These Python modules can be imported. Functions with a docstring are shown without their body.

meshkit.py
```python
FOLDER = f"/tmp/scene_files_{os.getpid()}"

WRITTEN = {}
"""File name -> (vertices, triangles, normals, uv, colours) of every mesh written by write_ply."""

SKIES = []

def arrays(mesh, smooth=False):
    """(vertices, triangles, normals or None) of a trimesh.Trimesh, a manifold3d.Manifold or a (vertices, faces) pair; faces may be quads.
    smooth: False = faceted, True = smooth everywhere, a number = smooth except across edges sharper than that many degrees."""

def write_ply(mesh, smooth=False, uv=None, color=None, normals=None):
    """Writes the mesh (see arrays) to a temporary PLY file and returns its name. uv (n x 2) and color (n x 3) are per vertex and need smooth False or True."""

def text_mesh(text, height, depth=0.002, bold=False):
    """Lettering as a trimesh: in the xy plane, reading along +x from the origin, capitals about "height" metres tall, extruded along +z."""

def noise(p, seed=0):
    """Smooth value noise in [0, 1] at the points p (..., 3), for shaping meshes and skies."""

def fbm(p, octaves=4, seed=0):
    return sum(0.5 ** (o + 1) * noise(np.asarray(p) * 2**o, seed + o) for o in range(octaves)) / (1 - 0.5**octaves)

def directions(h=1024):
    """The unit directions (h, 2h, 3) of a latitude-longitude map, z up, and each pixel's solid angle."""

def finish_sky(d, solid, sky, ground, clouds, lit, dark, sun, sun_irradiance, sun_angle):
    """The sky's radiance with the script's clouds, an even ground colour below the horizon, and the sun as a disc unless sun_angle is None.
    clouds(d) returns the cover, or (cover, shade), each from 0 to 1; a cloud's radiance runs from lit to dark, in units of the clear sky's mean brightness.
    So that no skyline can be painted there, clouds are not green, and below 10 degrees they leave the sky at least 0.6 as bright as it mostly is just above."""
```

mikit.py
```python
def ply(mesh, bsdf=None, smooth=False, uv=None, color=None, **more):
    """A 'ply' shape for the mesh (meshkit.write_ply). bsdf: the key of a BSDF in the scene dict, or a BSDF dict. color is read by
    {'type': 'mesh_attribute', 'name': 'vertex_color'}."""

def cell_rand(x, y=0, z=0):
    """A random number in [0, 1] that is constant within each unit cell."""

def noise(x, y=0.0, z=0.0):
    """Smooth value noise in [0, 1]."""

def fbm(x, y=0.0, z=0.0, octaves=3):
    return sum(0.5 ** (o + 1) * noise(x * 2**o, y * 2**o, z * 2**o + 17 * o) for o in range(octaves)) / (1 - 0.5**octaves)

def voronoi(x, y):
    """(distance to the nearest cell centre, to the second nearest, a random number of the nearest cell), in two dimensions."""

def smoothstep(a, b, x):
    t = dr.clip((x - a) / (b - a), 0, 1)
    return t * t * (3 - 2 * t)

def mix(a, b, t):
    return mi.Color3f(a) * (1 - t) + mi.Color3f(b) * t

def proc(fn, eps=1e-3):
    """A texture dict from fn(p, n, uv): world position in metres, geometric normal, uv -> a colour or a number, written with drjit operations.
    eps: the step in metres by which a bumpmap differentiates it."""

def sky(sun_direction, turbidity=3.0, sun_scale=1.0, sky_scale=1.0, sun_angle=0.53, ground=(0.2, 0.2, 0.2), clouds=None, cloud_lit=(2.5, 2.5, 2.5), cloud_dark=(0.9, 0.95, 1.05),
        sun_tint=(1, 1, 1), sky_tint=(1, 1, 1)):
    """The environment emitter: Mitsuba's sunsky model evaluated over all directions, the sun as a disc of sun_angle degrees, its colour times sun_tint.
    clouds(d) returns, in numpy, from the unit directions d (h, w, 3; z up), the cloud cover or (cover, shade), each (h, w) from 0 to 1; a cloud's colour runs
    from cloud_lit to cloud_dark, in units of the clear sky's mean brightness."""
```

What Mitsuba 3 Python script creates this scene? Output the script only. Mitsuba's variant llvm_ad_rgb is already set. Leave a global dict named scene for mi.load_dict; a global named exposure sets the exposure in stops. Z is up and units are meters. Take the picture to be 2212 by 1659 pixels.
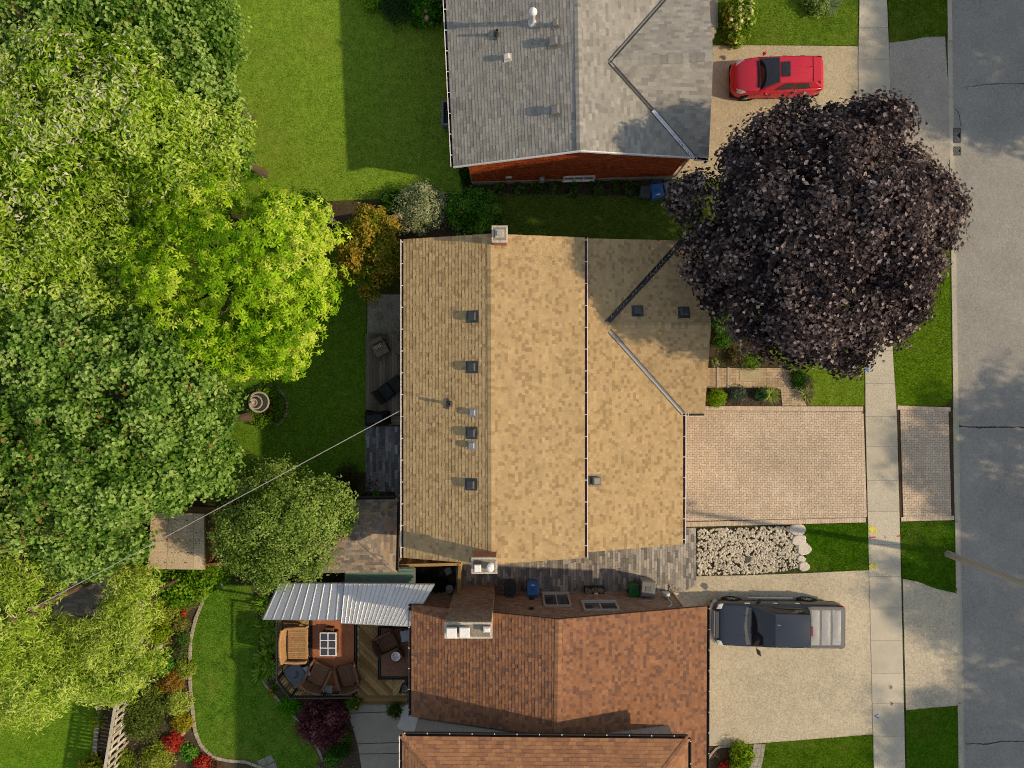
import math
import numpy as np, trimesh, shapely, drjit as dr, mitsuba as mi, mikit, meshkit
from shapely.geometry import Polygon, Point, LineString, box as sbox
from shapely.prepared import prep

T = mi.ScalarTransform4f
H, F = 34.0, 1536.0                       # flying height of the drone in metres, focal length in units of a 2212 wide picture
scene, labels = {}, {}
scene['camera'] = {'type': 'perspective', 'fov': 2 * math.degrees(math.atan(1106 / F)), 'fov_axis': 'x', 'near_clip': 0.5, 'far_clip': 900.0,
                   'to_world': T().look_at(origin=[0, 0, H], target=[0, 0, 0], up=[0, 1, 0])}
SUN = (0.985, -0.16, 0.62)
# a veil of thin white cloud over the whole sky: soft, nearly neutral light in the shade
scene['sky'] = mikit.sky(SUN, turbidity=4, sun_scale=1.0, sky_scale=1.2, sun_angle=1.0, sun_tint=(1.0, 0.985, 0.955), clouds=lambda d: 0.34, cloud_lit=(2.2, 2.15, 2.05))
exposure = 1.62


def P(u, v, z=0.0):
    """The point at height z that stands at (u, v) on a 2212 x 1659 plan of the plot as seen from the drone."""
    return np.array([(u - 1106) * (H - z) / F, (829.5 - v) * (H - z) / F, z])


def PL(pts, z=0.0):
    return [P(u, v, z)[:2] for u, v in pts]


def A(r, g, b, k=1.25):
    """Surface colour from a daylight swatch."""
    c = np.array([r, g, b]) / 255.0
    return np.where(c < 0.04045, c / 12.92, ((c + 0.055) / 1.055) ** 2.4) / k


# ------------------------------------------------------------------ materials: the colour and grain of a face travel in its uv
def decode(uv):
    r, g = dr.floor(uv.x) / 1000.0, (uv.x - dr.floor(uv.x) - 0.02) / 0.96
    k, b = dr.floor(uv.y), (uv.y - dr.floor(uv.y) - 0.02) / 0.96
    return mi.Color3f(r * r, g * g, b * b), k


def paint(p, n, uv):
    c, k = decode(uv)
    m = 0.10 * k * (mikit.noise(p.x * 21 + p.z * 9, p.y * 21, p.z * 21) - 0.5) + 0.07 * k * (mikit.noise(p.x * 2.1, p.y * 2.1, p.z * 2.1) - 0.5)
    return c * dr.clip(1 + m, 0.2, 1.8)


def pave(p, n, uv):
    c, k = decode(uv)
    f = mikit.noise(p.x * 30, p.y * 30) - 0.5
    g = mikit.noise(p.x * 13 + 7, p.y * 13) - 0.5
    b = mikit.fbm(p.x * 0.55, p.y * 0.55, 0, 3) - 0.5
    w = mikit.fbm(p.x * 2.3 + 9, p.y * 2.3, 0, 2) - 0.5
    return c * dr.clip(1 + 0.085 * k * f + 0.04 * k * g + 0.26 * b + 0.12 * w, 0.2, 1.8)


def turf(p, n, uv):
    c, k = decode(uv)
    a = mikit.fbm(p.x * 0.5, p.y * 0.5, 0, 3)
    b = mikit.fbm(p.x * 4.5, p.y * 4.5, 3, 2)
    f = mikit.noise(p.x * 24, p.y * 24)
    straw = mi.Color3f(0.19, 0.165, 0.055)
    t = dr.clip(mikit.smoothstep(0.5, 0.85, 0.6 * a + 0.4 * b) * 0.07 * k, 0, 1)
    return mikit.mix(c, straw, t) * (0.62 + 0.4 * b + 0.38 * f)


def bsdf(key, fn, kind='principled', two=True, **kw):
    d = {'type': kind, 'base_color': mikit.proc(fn), **kw}
    scene[key] = {'type': 'twosided', 'side': d} if two else d


bsdf('matte', paint, roughness=0.92, specular=0.15)
bsdf('satin', paint, roughness=0.45, specular=0.5)
bsdf('gloss', paint, roughness=0.3, specular=0.5, clearcoat=1.0, clearcoat_gloss=0.96)
bsdf('glassy', paint, roughness=0.06, specular=0.9)
bsdf('metal', paint, roughness=0.42, metallic=0.75, specular=0.5)
bsdf('paving', pave, roughness=0.95, specular=0.1)
bsdf('turf', turf, roughness=1.0, specular=0.0)
bsdf('leaf', paint, kind='principledthin', two=False, roughness=0.55, spec_trans=0.0, diff_trans=0.75, eta=1.4)


def pack(c, k=1):
    c = np.sqrt(np.clip(c, 0, 1))
    r = np.floor(c[:, 0] * 999 + 0.5)
    return np.stack([r + 0.02 + 0.96 * c[:, 1], k + 0.02 + 0.96 * c[:, 2]], 1)


# ------------------------------------------------------------------ mesh builder
def tri(poly):
    """Triangulation of a simple shapely polygon (holes allowed)."""
    v, f = trimesh.creation.triangulate_polygon(poly, engine='earcut')
    return np.asarray(v), np.asarray(f)


class MB:
    def __init__(s):
        s.v, s.f, s.c, s.k, s.n = [], [], [], [], 0

    def add(s, v, f, c, k=1):
        v, f = np.asarray(v, float), np.asarray(f, int)
        if f.ndim == 2 and f.shape[1] == 4:
            f = np.vstack([f[:, [0, 1, 2]], f[:, [0, 2, 3]]])
        s.v.append(v); s.f.append(f + s.n); s.n += len(v)
        s.c.append(np.broadcast_to(np.asarray(c, float), (len(v), 3))); s.k.append(np.broadcast_to(np.asarray(k, float), (len(v),)))
        return s

    def box(s, x0, x1, y0, y1, z0, z1, c, k=1):
        v = [(x, y, z) for x in (x0, x1) for y in (y0, y1) for z in (z0, z1)]
        return s.add(v, [[0, 1, 3, 2], [4, 6, 7, 5], [0, 4, 5, 1], [2, 3, 7, 6], [0, 2, 6, 4], [1, 5, 7, 3]], c, k)

    def cbox(s, x, y, z, lx, ly, lz, c, k=1, ch=0.0, taper=1.0):
        """A box on z with its top edges chamfered by ch and its top scaled by taper."""
        lx, ly = lx / 2, ly / 2
        rings = [(1, 0.0)] + ([(taper, lz)] if not ch else [(taper, lz - ch), (None, lz)])
        v = []
        for t, h in rings:
            ax, ay = (lx * t, ly * t) if t is not None else (lx * taper - ch, ly * taper - ch)
            v += [(x - ax, y - ay, z + h), (x + ax, y - ay, z + h), (x + ax, y + ay, z + h), (x - ax, y + ay, z + h)]
        f = []
        for r in range(len(rings) - 1):
            for i in range(4):
                j = (i + 1) % 4
                f.append([r * 4 + i, r * 4 + j, r * 4 + 4 + j, r * 4 + 4 + i])
        b = len(v) - 4
        f += [[b, b + 1, b + 2, b + 3], [3, 2, 1, 0]]
        return s.add(v, f, c, k)

    def tube(s, pts, rad, c, n=6, k=1, cap=True):
        p = np.asarray(pts, float)
        r = np.broadcast_to(np.asarray(rad, float), (len(p),))
        t = np.gradient(p, axis=0); t /= np.linalg.norm(t, axis=1, keepdims=True) + 1e-12
        a = np.cross(t, np.where(np.abs(t[:, 2:]) < 0.9, [0, 0, 1.0], [1.0, 0, 0])); a /= np.linalg.norm(a, axis=1, keepdims=True) + 1e-12
        b, g = np.cross(t, a), np.arange(n) * 2 * np.pi / n + np.pi / n
        v = (p[:, None] + r[:, None, None] * (np.cos(g)[None, :, None] * a[:, None] + np.sin(g)[None, :, None] * b[:, None])).reshape(-1, 3)
        f = [[i * n + j, i * n + (j + 1) % n, i * n + n + (j + 1) % n, i * n + n + j] for i in range(len(p) - 1) for j in range(n)]
        f = np.array(f); f = np.vstack([f[:, [0, 1, 2]], f[:, [0, 2, 3]]])
        if cap:
            m = (len(p) - 1) * n
            f = np.vstack([f, [[0, j + 1, j] for j in range(1, n - 1)], [[m, m + j, m + j + 1] for j in range(1, n - 1)]])
        return s.add(v, f, c, k)

    def bar(s, p0, p1, w, h, c, k=1):
        """A straight rectangular bar from p0 to p1, w wide across and h high."""
        p0, p1 = np.asarray(p0, float), np.asarray(p1, float)
        d = p1 - p0; d /= np.linalg.norm(d)
        a = np.cross(d, [0, 0, 1.0]); a = a / np.linalg.norm(a) if np.linalg.norm(a) > 1e-6 else np.array([1.0, 0, 0])
        b = np.cross(a, d)
        v = [q + x * a * w / 2 + y * b * h / 2 for q in (p0, p1) for x, y in ((-1, -1), (1, -1), (1, 1), (-1, 1))]
        return s.add(v, [[0, 1, 2, 3], [7, 6, 5, 4], [0, 4, 5, 1], [1, 5, 6, 2], [2, 6, 7, 3], [3, 7, 4, 0]], c, k)

    def prism(s, poly, z0, z1, c, k=1, bottom=False):
        """A vertical prism over a plan polygon; z0 None leaves the top sheet alone."""
        poly = poly if isinstance(poly, Polygon) else Polygon(poly)
        if poly.is_empty or poly.area < 1e-6:
            return s
        poly = shapely.geometry.polygon.orient(poly)
        v, f = tri(poly)
        s.add(np.column_stack([v, np.full(len(v), z1)]), f, c, k)
        if bottom:
            s.add(np.column_stack([v, np.full(len(v), z0)]), f[:, ::-1], c, k)
        if z0 is not None:
            for ring in [poly.exterior, *poly.interiors]:
                q = np.array(ring.coords)[:-1]
                n = len(q); i = np.arange(n); j = (i + 1) % n
                s.add(np.vstack([np.column_stack([q, np.full(n, z0)]), np.column_stack([q, np.full(n, z1)])]), np.stack([i, j, j + n, i + n], 1), c, k)
        return s

    def rev(s, prof, c, at=(0, 0, 0), n=20, k=1):
        """A lathe: prof = [(r, z), ...] from bottom to top."""
        g = np.arange(n) * 2 * np.pi / n
        v = np.array([[r * math.cos(a) + at[0], r * math.sin(a) + at[1], z + at[2]] for r, z in prof for a in g])
        f = [[i * n + j, i * n + (j + 1) % n, i * n + n + (j + 1) % n, i * n + n + j] for i in range(len(prof) - 1) for j in range(n)]
        return s.add(v, f, c, k)

    def hull(s, pts, c, k=1):
        m = trimesh.convex.convex_hull(np.asarray(pts, float))
        return s.add(m.vertices, m.faces, c, k)

    def rbox(s, x0, x1, y0, y1, z0, z1, r, c, k=1, n=3):
        """A box with rounded edges."""
        g = trimesh.creation.icosphere(subdivisions=1, radius=r).vertices
        return s.hull(np.vstack([g + [x, y, z] for x in (x0 + r, x1 - r) for y in (y0 + r, y1 - r) for z in (z0 + r, z1 - r)]), c, k)

    def sheet(s, grid, c, k=1):
        """A quad sheet through a (rows, cols, 3) grid."""
        g = np.asarray(grid, float); n, m = g.shape[:2]
        i, j = np.meshgrid(np.arange(n - 1), np.arange(m - 1), indexing='ij')
        q = np.stack([i * m + j, i * m + j + 1, (i + 1) * m + j + 1, (i + 1) * m + j], -1).reshape(-1, 4)
        return s.add(g.reshape(-1, 3), q, c, k)

    def join(s, o):
        for v, c, k in zip(o.v, o.c, o.k):
            s.v.append(v); s.c.append(c); s.k.append(k)
        for f in o.f:
            s.f.append(f + s.n)
        s.n += o.n
        return s

    def move(s, x=0, y=0, z=0, rot=0.0, scale=1.0):
        a = math.radians(rot)
        R = np.array([[math.cos(a), -math.sin(a), 0], [math.sin(a), math.cos(a), 0], [0, 0, 1]]) * scale
        s.v = [v @ R.T + [x, y, z] for v in s.v]
        return s

    def arrays(s):
        return np.vstack(s.v), np.vstack(s.f), np.vstack(s.c), np.concatenate(s.k)


ORD = ['first', 'second', 'third', 'fourth', 'fifth', 'sixth', 'seventh', 'eighth', 'ninth', 'tenth', 'eleventh', 'twelfth']
taken = {}


def num(name):
    n = taken.get(name, -1) + 1
    taken[name] = n
    return name if n == 0 else f'{name}_{n:03d}'


def emit(key, mb, mat, smooth=False):
    v, f, c, k = mb.arrays()
    scene[key] = mikit.ply((v, f), mat, smooth=smooth, uv=pack(c, k))
    return key


def thing(name, label, cat, group=None):
    key = num(name)
    labels[key] = {'label': label, 'category': cat}
    if group:
        labels[key]['group'] = group
    return key


def single(name, label, cat, mb, mat='matte', group=None, smooth=False, kind=None):
    key = thing(name, label, cat, group)
    if kind:
        labels[key] = {'label': label, 'category': cat, 'kind': kind}
    return emit(key, mb, mat, smooth)


def part(parent, name, mb, mat='matte', label=None, smooth=False, kind=None):
    key = num(parent + '__' + name)
    emit(key, mb, mat, smooth)
    if label or kind:
        labels[key] = {**({'label': label} if label else {}), **({'kind': kind} if kind else {})}
    return key


def struct(name, label, mb=None, mat='paving'):
    key = num(name)
    labels[key] = {'label': label, 'kind': 'structure'}
    if mb is not None:
        emit(key, mb, mat)
    return key


def fbm2(xy, s, seed=0):
    p = np.column_stack([np.asarray(xy)[:, :2] * s, np.full(len(xy), seed * 3.7)])
    return meshkit.fbm(p, 3, seed)


# ------------------------------------------------------------------ pieces: pavers, boards, shingles
def poly_piece(mb, q, z, c, z0=-0.02, k=1):
    """One convex piece: its top at height z (a number or one per corner) and its sides."""
    q = np.asarray(q, float); n = len(q)
    top = np.column_stack([q, np.broadcast_to(z, (n,))])
    bot = np.column_stack([q, np.full(n, z0)])
    i = np.arange(n); j = (i + 1) % n
    f = [[0, a, a + 1] for a in range(1, n - 1)]
    f += [[a, a + n, b] for a, b in zip(i, j)] + [[b, a + n, b + n] for a, b in zip(i, j)]
    mb.add(np.vstack([top, bot]), f, c, k)


def clip_rects(rects, poly):
    """rects (n, 4, 2) cut to the polygon: a list of (corner array, whole?)."""
    inside = shapely.contains_xy(poly, rects[..., 0].ravel(), rects[..., 1].ravel()).reshape(-1, 4)
    out = []
    for r, i in zip(rects, inside):
        if i.all():
            out.append((r, True))
        else:
            g = Polygon(r).intersection(poly)
            for h in getattr(g, 'geoms', [g]):
                if h.geom_type == 'Polygon' and h.area > 2e-4:
                    out.append((np.array(shapely.geometry.polygon.orient(h).exterior.coords)[:-1], False))
    return out


def lay(parent, name, pieces, colour, zt, z0, near, most=300, mat='paving', field=None, k=1, shift=0.006):
    """Lays flat pieces: the nearest to the plan point NEAR each as an entry of its own, the rest as one part of stuff."""
    cen = np.array([p.mean(0) for p, _ in pieces])
    order = np.lexsort((np.hypot(*(cen - near).T), [not w for _, w in pieces]))
    rng = np.random.default_rng(len(pieces))
    rest = MB()
    for i, m in enumerate(order):
        mb = MB() if i < most else rest
        poly_piece(mb, pieces[m][0], zt + rng.uniform(-1, 1) * shift, colour(cen[m], rng), z0, k)
        if i < most:
            part(parent, name, mb, mat)
    if rest.n:
        part(parent, field or name + '_field', rest, mat, kind='stuff')


def herringbone(poly, w, ang=0.0, gap=0.008, origin=(0, 0)):
    x0, y0, x1, y1 = poly.bounds
    R = max(x1 - x0, y1 - y0) + 1
    n = int(R / w) + 2
    c0 = np.array([(x0 + x1) / 2, (y0 + y1) / 2])
    rr = []
    for x in range(-n, n):
        for y in range(-n, n):
            m = (x - y) % 4
            if m == 0:
                rr.append((x * w, y * w, (x + 2) * w, (y + 1) * w))
            elif m == 3:
                rr.append((x * w, y * w, (x + 1) * w, (y + 2) * w))
    r = np.array(rr); g = gap / 2
    q = np.stack([np.stack([r[:, 0] + g, r[:, 1] + g], 1), np.stack([r[:, 2] - g, r[:, 1] + g], 1), np.stack([r[:, 2] - g, r[:, 3] - g], 1), np.stack([r[:, 0] + g, r[:, 3] - g], 1)], 1)
    a = math.radians(ang)
    q = q @ np.array([[math.cos(a), math.sin(a)], [-math.sin(a), math.cos(a)]]) + c0
    return clip_rects(q, poly)


def courses(poly, w, lengths, ang=0.0, gap=0.006, seed=0):
    """Running courses w wide along the direction ANG (degrees), cut to random lengths."""
    rng = np.random.default_rng(seed)
    a = math.radians(ang); d = np.array([math.cos(a), math.sin(a)]); e = np.array([-d[1], d[0]])
    pts = np.array(poly.exterior.coords); s, t = pts @ d, pts @ e
    q = []
    y = t.min()
    while y < t.max():
        x = s.min() - rng.uniform(0, max(lengths))
        while x < s.max():
            l = rng.choice(lengths) if len(lengths) > 1 else lengths[0]
            x0, x1, y0, y1 = x + gap / 2, x + l - gap / 2, y + gap / 2, y + w - gap / 2
            q.append([x0 * d + y0 * e, x1 * d + y0 * e, x1 * d + y1 * e, x0 * d + y1 * e])
            x += l
        y += w
    return clip_rects(np.array(q), poly)


class RoofPlane:
    def __init__(s, pts, eave):
        """pts: the plane's outline in space; eave: two of its points along the eave."""
        s.pts = np.asarray(pts, float)
        cen = s.pts.mean(0)
        n = np.linalg.svd(s.pts - cen)[2][2]; s.n = n if n[2] > 0 else -n
        a, b = np.asarray(eave[0], float), np.asarray(eave[1], float)
        d = b - a; d -= s.n * (d @ s.n); s.s = d / np.linalg.norm(d)
        t = np.cross(s.n, s.s)
        if t[2] < 0:
            t, s.s = -t, -s.s
        s.t, s.o = t, cen + s.n * 0
        s.o = a - s.n * ((a - cen) @ s.n)
        q = s.pts - s.o
        s.poly = Polygon(np.column_stack([q @ s.s, q @ s.t])).buffer(0)
        s.poly = shapely.geometry.polygon.orient(s.poly)

    def at(s, q, h=0.0):
        q = np.asarray(q, float)
        return s.o + q[:, :1] * s.s + q[:, 1:2] * s.t + np.broadcast_to(h, (len(q),))[:, None] * s.n

    def local(s, p):
        q = np.asarray(p) - s.o
        return np.array([q @ s.s, q @ s.t])

    def slab(s, mb, thick, c):
        q = np.array(s.poly.exterior.coords)[:-1]; n = len(q)
        v, f = tri(s.poly)
        mb.add(s.at(v), f, c); mb.add(s.at(v, -thick), f[:, ::-1], c)
        i = np.arange(n); j = (i + 1) % n
        mb.add(np.vstack([s.at(q, -thick), s.at(q)]), np.stack([i, j, j + n, i + n], 1), c)

    def shingles(s, colour, expo, widths, rng, th=(0.010, 0.022), keep=None):
        """A list of (vertices, faces, colour, centre, whole)."""
        x0, y0, x1, y1 = s.poly.bounds
        out, rows = [], []
        nrow = int((y1 - y0) / expo) + 1
        for k in range(nrow):
            x, t0 = x0 - rng.uniform(0, max(widths)), y0 + k * expo
            while x < x1:
                l = rng.uniform(*widths)
                rows.append([(x, t0), (x + l, t0), (x + l, t0 + expo), (x, t0 + expo)])
                x += l
        for q, whole in clip_rects(np.array(rows), s.poly):
            t0 = y0 + math.floor((q[:, 1].mean() - y0) / expo) * expo
            b = rng.uniform(*th) if rng.random() < 0.6 else th[0]
            h = 0.004 + b * (1 - (q[:, 1] - t0) / expo)
            n = len(q); i = np.arange(n); j = (i + 1) % n
            f = [[0, a, a + 1] for a in range(1, n - 1)] + [[a, a + n, c] for a, c in zip(i, j)] + [[c, a + n, c + n] for a, c in zip(i, j)]
            v = np.vstack([s.at(q, h), s.at(q, -0.01)])
            cen = v[:n].mean(0)
            out.append((v, f, colour(cen, rng), cen, whole))
        return out


def cover(roof, planes, colour, near, expo=0.143, widths=(0.12, 0.2), most=300, seed=1, extra=None, th=(0.010, 0.022)):
    """Shingles over the planes: the nearest whole ones are parts of their own, the rest one part of stuff."""
    rng = np.random.default_rng(seed)
    sh = [x for p in planes for x in p.shingles(colour, expo, widths, rng, th)]
    d = np.array([np.hypot(*(x[3][:2] - near)) + (0 if x[4] else 100) for x in sh])
    rest = MB()
    for i, m in enumerate(np.argsort(d)):
        mb = MB() if i < most else rest
        mb.add(sh[m][0], sh[m][1], sh[m][2], 2)
        if i < most:
            part(roof, 'shingle', mb)
    if extra is not None:
        rest.join(extra)
    part(roof, 'shingle_field', rest, kind='stuff')


def ridge_caps(mb, p0, p1, na, nb, colour, rng, w=0.15, step=0.14):
    """Bent cap shingles along the ridge p0-p1; na, nb point down each slope."""
    p0, p1 = np.asarray(p0, float), np.asarray(p1, float)
    L = np.linalg.norm(p1 - p0); d = (p1 - p0) / L
    for i in range(int(L / step)):
        a, b = p0 + d * i * step, p0 + d * ((i + 1) * step + 0.03)
        c = colour(a, rng)
        up = np.array([0, 0, 0.035]); lo = np.array([0, 0, 0.022])
        for n in (na, nb):
            mb.add([a + up, b + lo, b + lo + n * w, a + up + n * w, a - up * .1 + n * w], [[0, 1, 2], [0, 2, 3], [3, 2, 4]], c, 2)


def palette(cols, jitter=0.06, stain=0.1, scale=0.5, seed=0):
    cols = [np.asarray(c) for c in cols]

    def f(p, rng):
        x, y = p[0] * scale * 2.2 + seed, p[1] * scale * 2.2 + seed * 1.7
        w = 0.25 * (math.sin(x + 1.3 * math.sin(y * 0.7)) * math.sin(y * 1.1 + math.sin(x * 0.6)) + 0.5 * math.sin(2.7 * x + 1.9 * y + math.sin(y * 2.3)))
        return np.clip(cols[rng.integers(len(cols))] * (1 + rng.normal(0, jitter) + 2 * stain * w), 0, 1)
    return f


def gutter(parent, p0, p1, out, c=(0.75, 0.75, 0.75), dark=(0.05, 0.04, 0.035), w=0.12, step=0.9, clipc=None):
    """An open eaves gutter from p0 to p1 with brackets; OUT is the unit plan direction away from the wall."""
    mb, out = MB(), np.array([*out, 0.0])
    p0, p1 = np.asarray(p0, float), np.asarray(p1, float)
    mb.bar(p0 + out * w + [0, 0, -0.055], p1 + out * w + [0, 0, -0.055], 0.028, 0.11, c, 0)
    mb.bar(p0 + out * 0.012 + [0, 0, -0.075], p1 + out * 0.012 + [0, 0, -0.075], 0.012, 0.10, dark, 0)
    mb.bar(p0 + out * w / 2 + [0, 0, -0.115], p1 + out * w / 2 + [0, 0, -0.115], w - 0.02, 0.012, dark, 0)
    g = part(parent, 'gutter', mb)
    L = np.linalg.norm(p1 - p0); d = (p1 - p0) / L
    bb = MB()
    for i in range(int(L / step) + 1):
        q = p0 + d * (0.1 + i * step)
        bb.bar(q + out * (0.0 if clipc is None else w - 0.035) + [0, 0, -0.006], q + out * (w + 0.018) + [0, 0, -0.006], 0.03, 0.014, c if clipc is None else clipc, 0)
    part(g, 'bracket', bb)


# ------------------------------------------------------------------ foliage
def unit(v):
    return v / (np.linalg.norm(v, axis=-1, keepdims=True) + 1e-9)


def leaves(mb, cen, nor, col, L, W, rng, k=0, fold=0.25, droop=0.0):
    """Folded diamond leaves: centres, face normals, colours; lengths L and widths W may vary."""
    n = len(cen)
    L, W = np.broadcast_to(L, (n,)) * rng.uniform(0.7, 1.25, n), np.broadcast_to(W, (n,)) * rng.uniform(0.75, 1.2, n)
    nor = unit(nor)
    d = unit(np.cross(nor, rng.normal(size=(n, 3)))) if np.isscalar(droop) else unit(droop - nor * (droop * nor).sum(1, keepdims=True))
    e = np.cross(nor, d)
    base, tip = cen - d * L[:, None] / 2, cen + d * L[:, None] / 2
    mid = cen - d * L[:, None] * 0.08
    l, r = mid + e * W[:, None] / 2 + nor * W[:, None] * fold, mid - e * W[:, None] / 2 + nor * W[:, None] * fold
    v = np.stack([base, r, tip, l], 1).reshape(-1, 3)
    i = np.arange(n)[:, None] * 4
    f = np.vstack([i + [0, 1, 2], i + [0, 2, 3]])
    mb.add(v, f, np.repeat(col, 4, 0), k)


def rosettes(mb, cen, nor, col, L, W, rng, m=6, k=0):
    """Whorls of m leaflets that spread from each centre."""
    n = len(cen); nor = unit(nor)
    a = unit(np.cross(nor, rng.normal(size=(n, 3)))); b = np.cross(nor, a)
    for j in range(m):
        t = 2 * np.pi * j / m + rng.uniform(-0.25, 0.25, n)
        d = unit(a * np.cos(t)[:, None] + b * np.sin(t)[:, None] - nor * 0.25)
        leaves(mb, cen + d * L * 0.55, nor + d * 0.3, col * rng.uniform(0.85, 1.12, (n, 1)), L, W, rng, k, 0.2, d)


def blend(pal, t, rng):
    """Colours from a palette list by a 0..1 number each."""
    pal = np.asarray(pal, float); x = np.clip(t, 0, 0.999) * (len(pal) - 1); i = x.astype(int)
    return pal[i] + (pal[np.minimum(i + 1, len(pal) - 1)] - pal[i]) * (x - i)[:, None]


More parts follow.
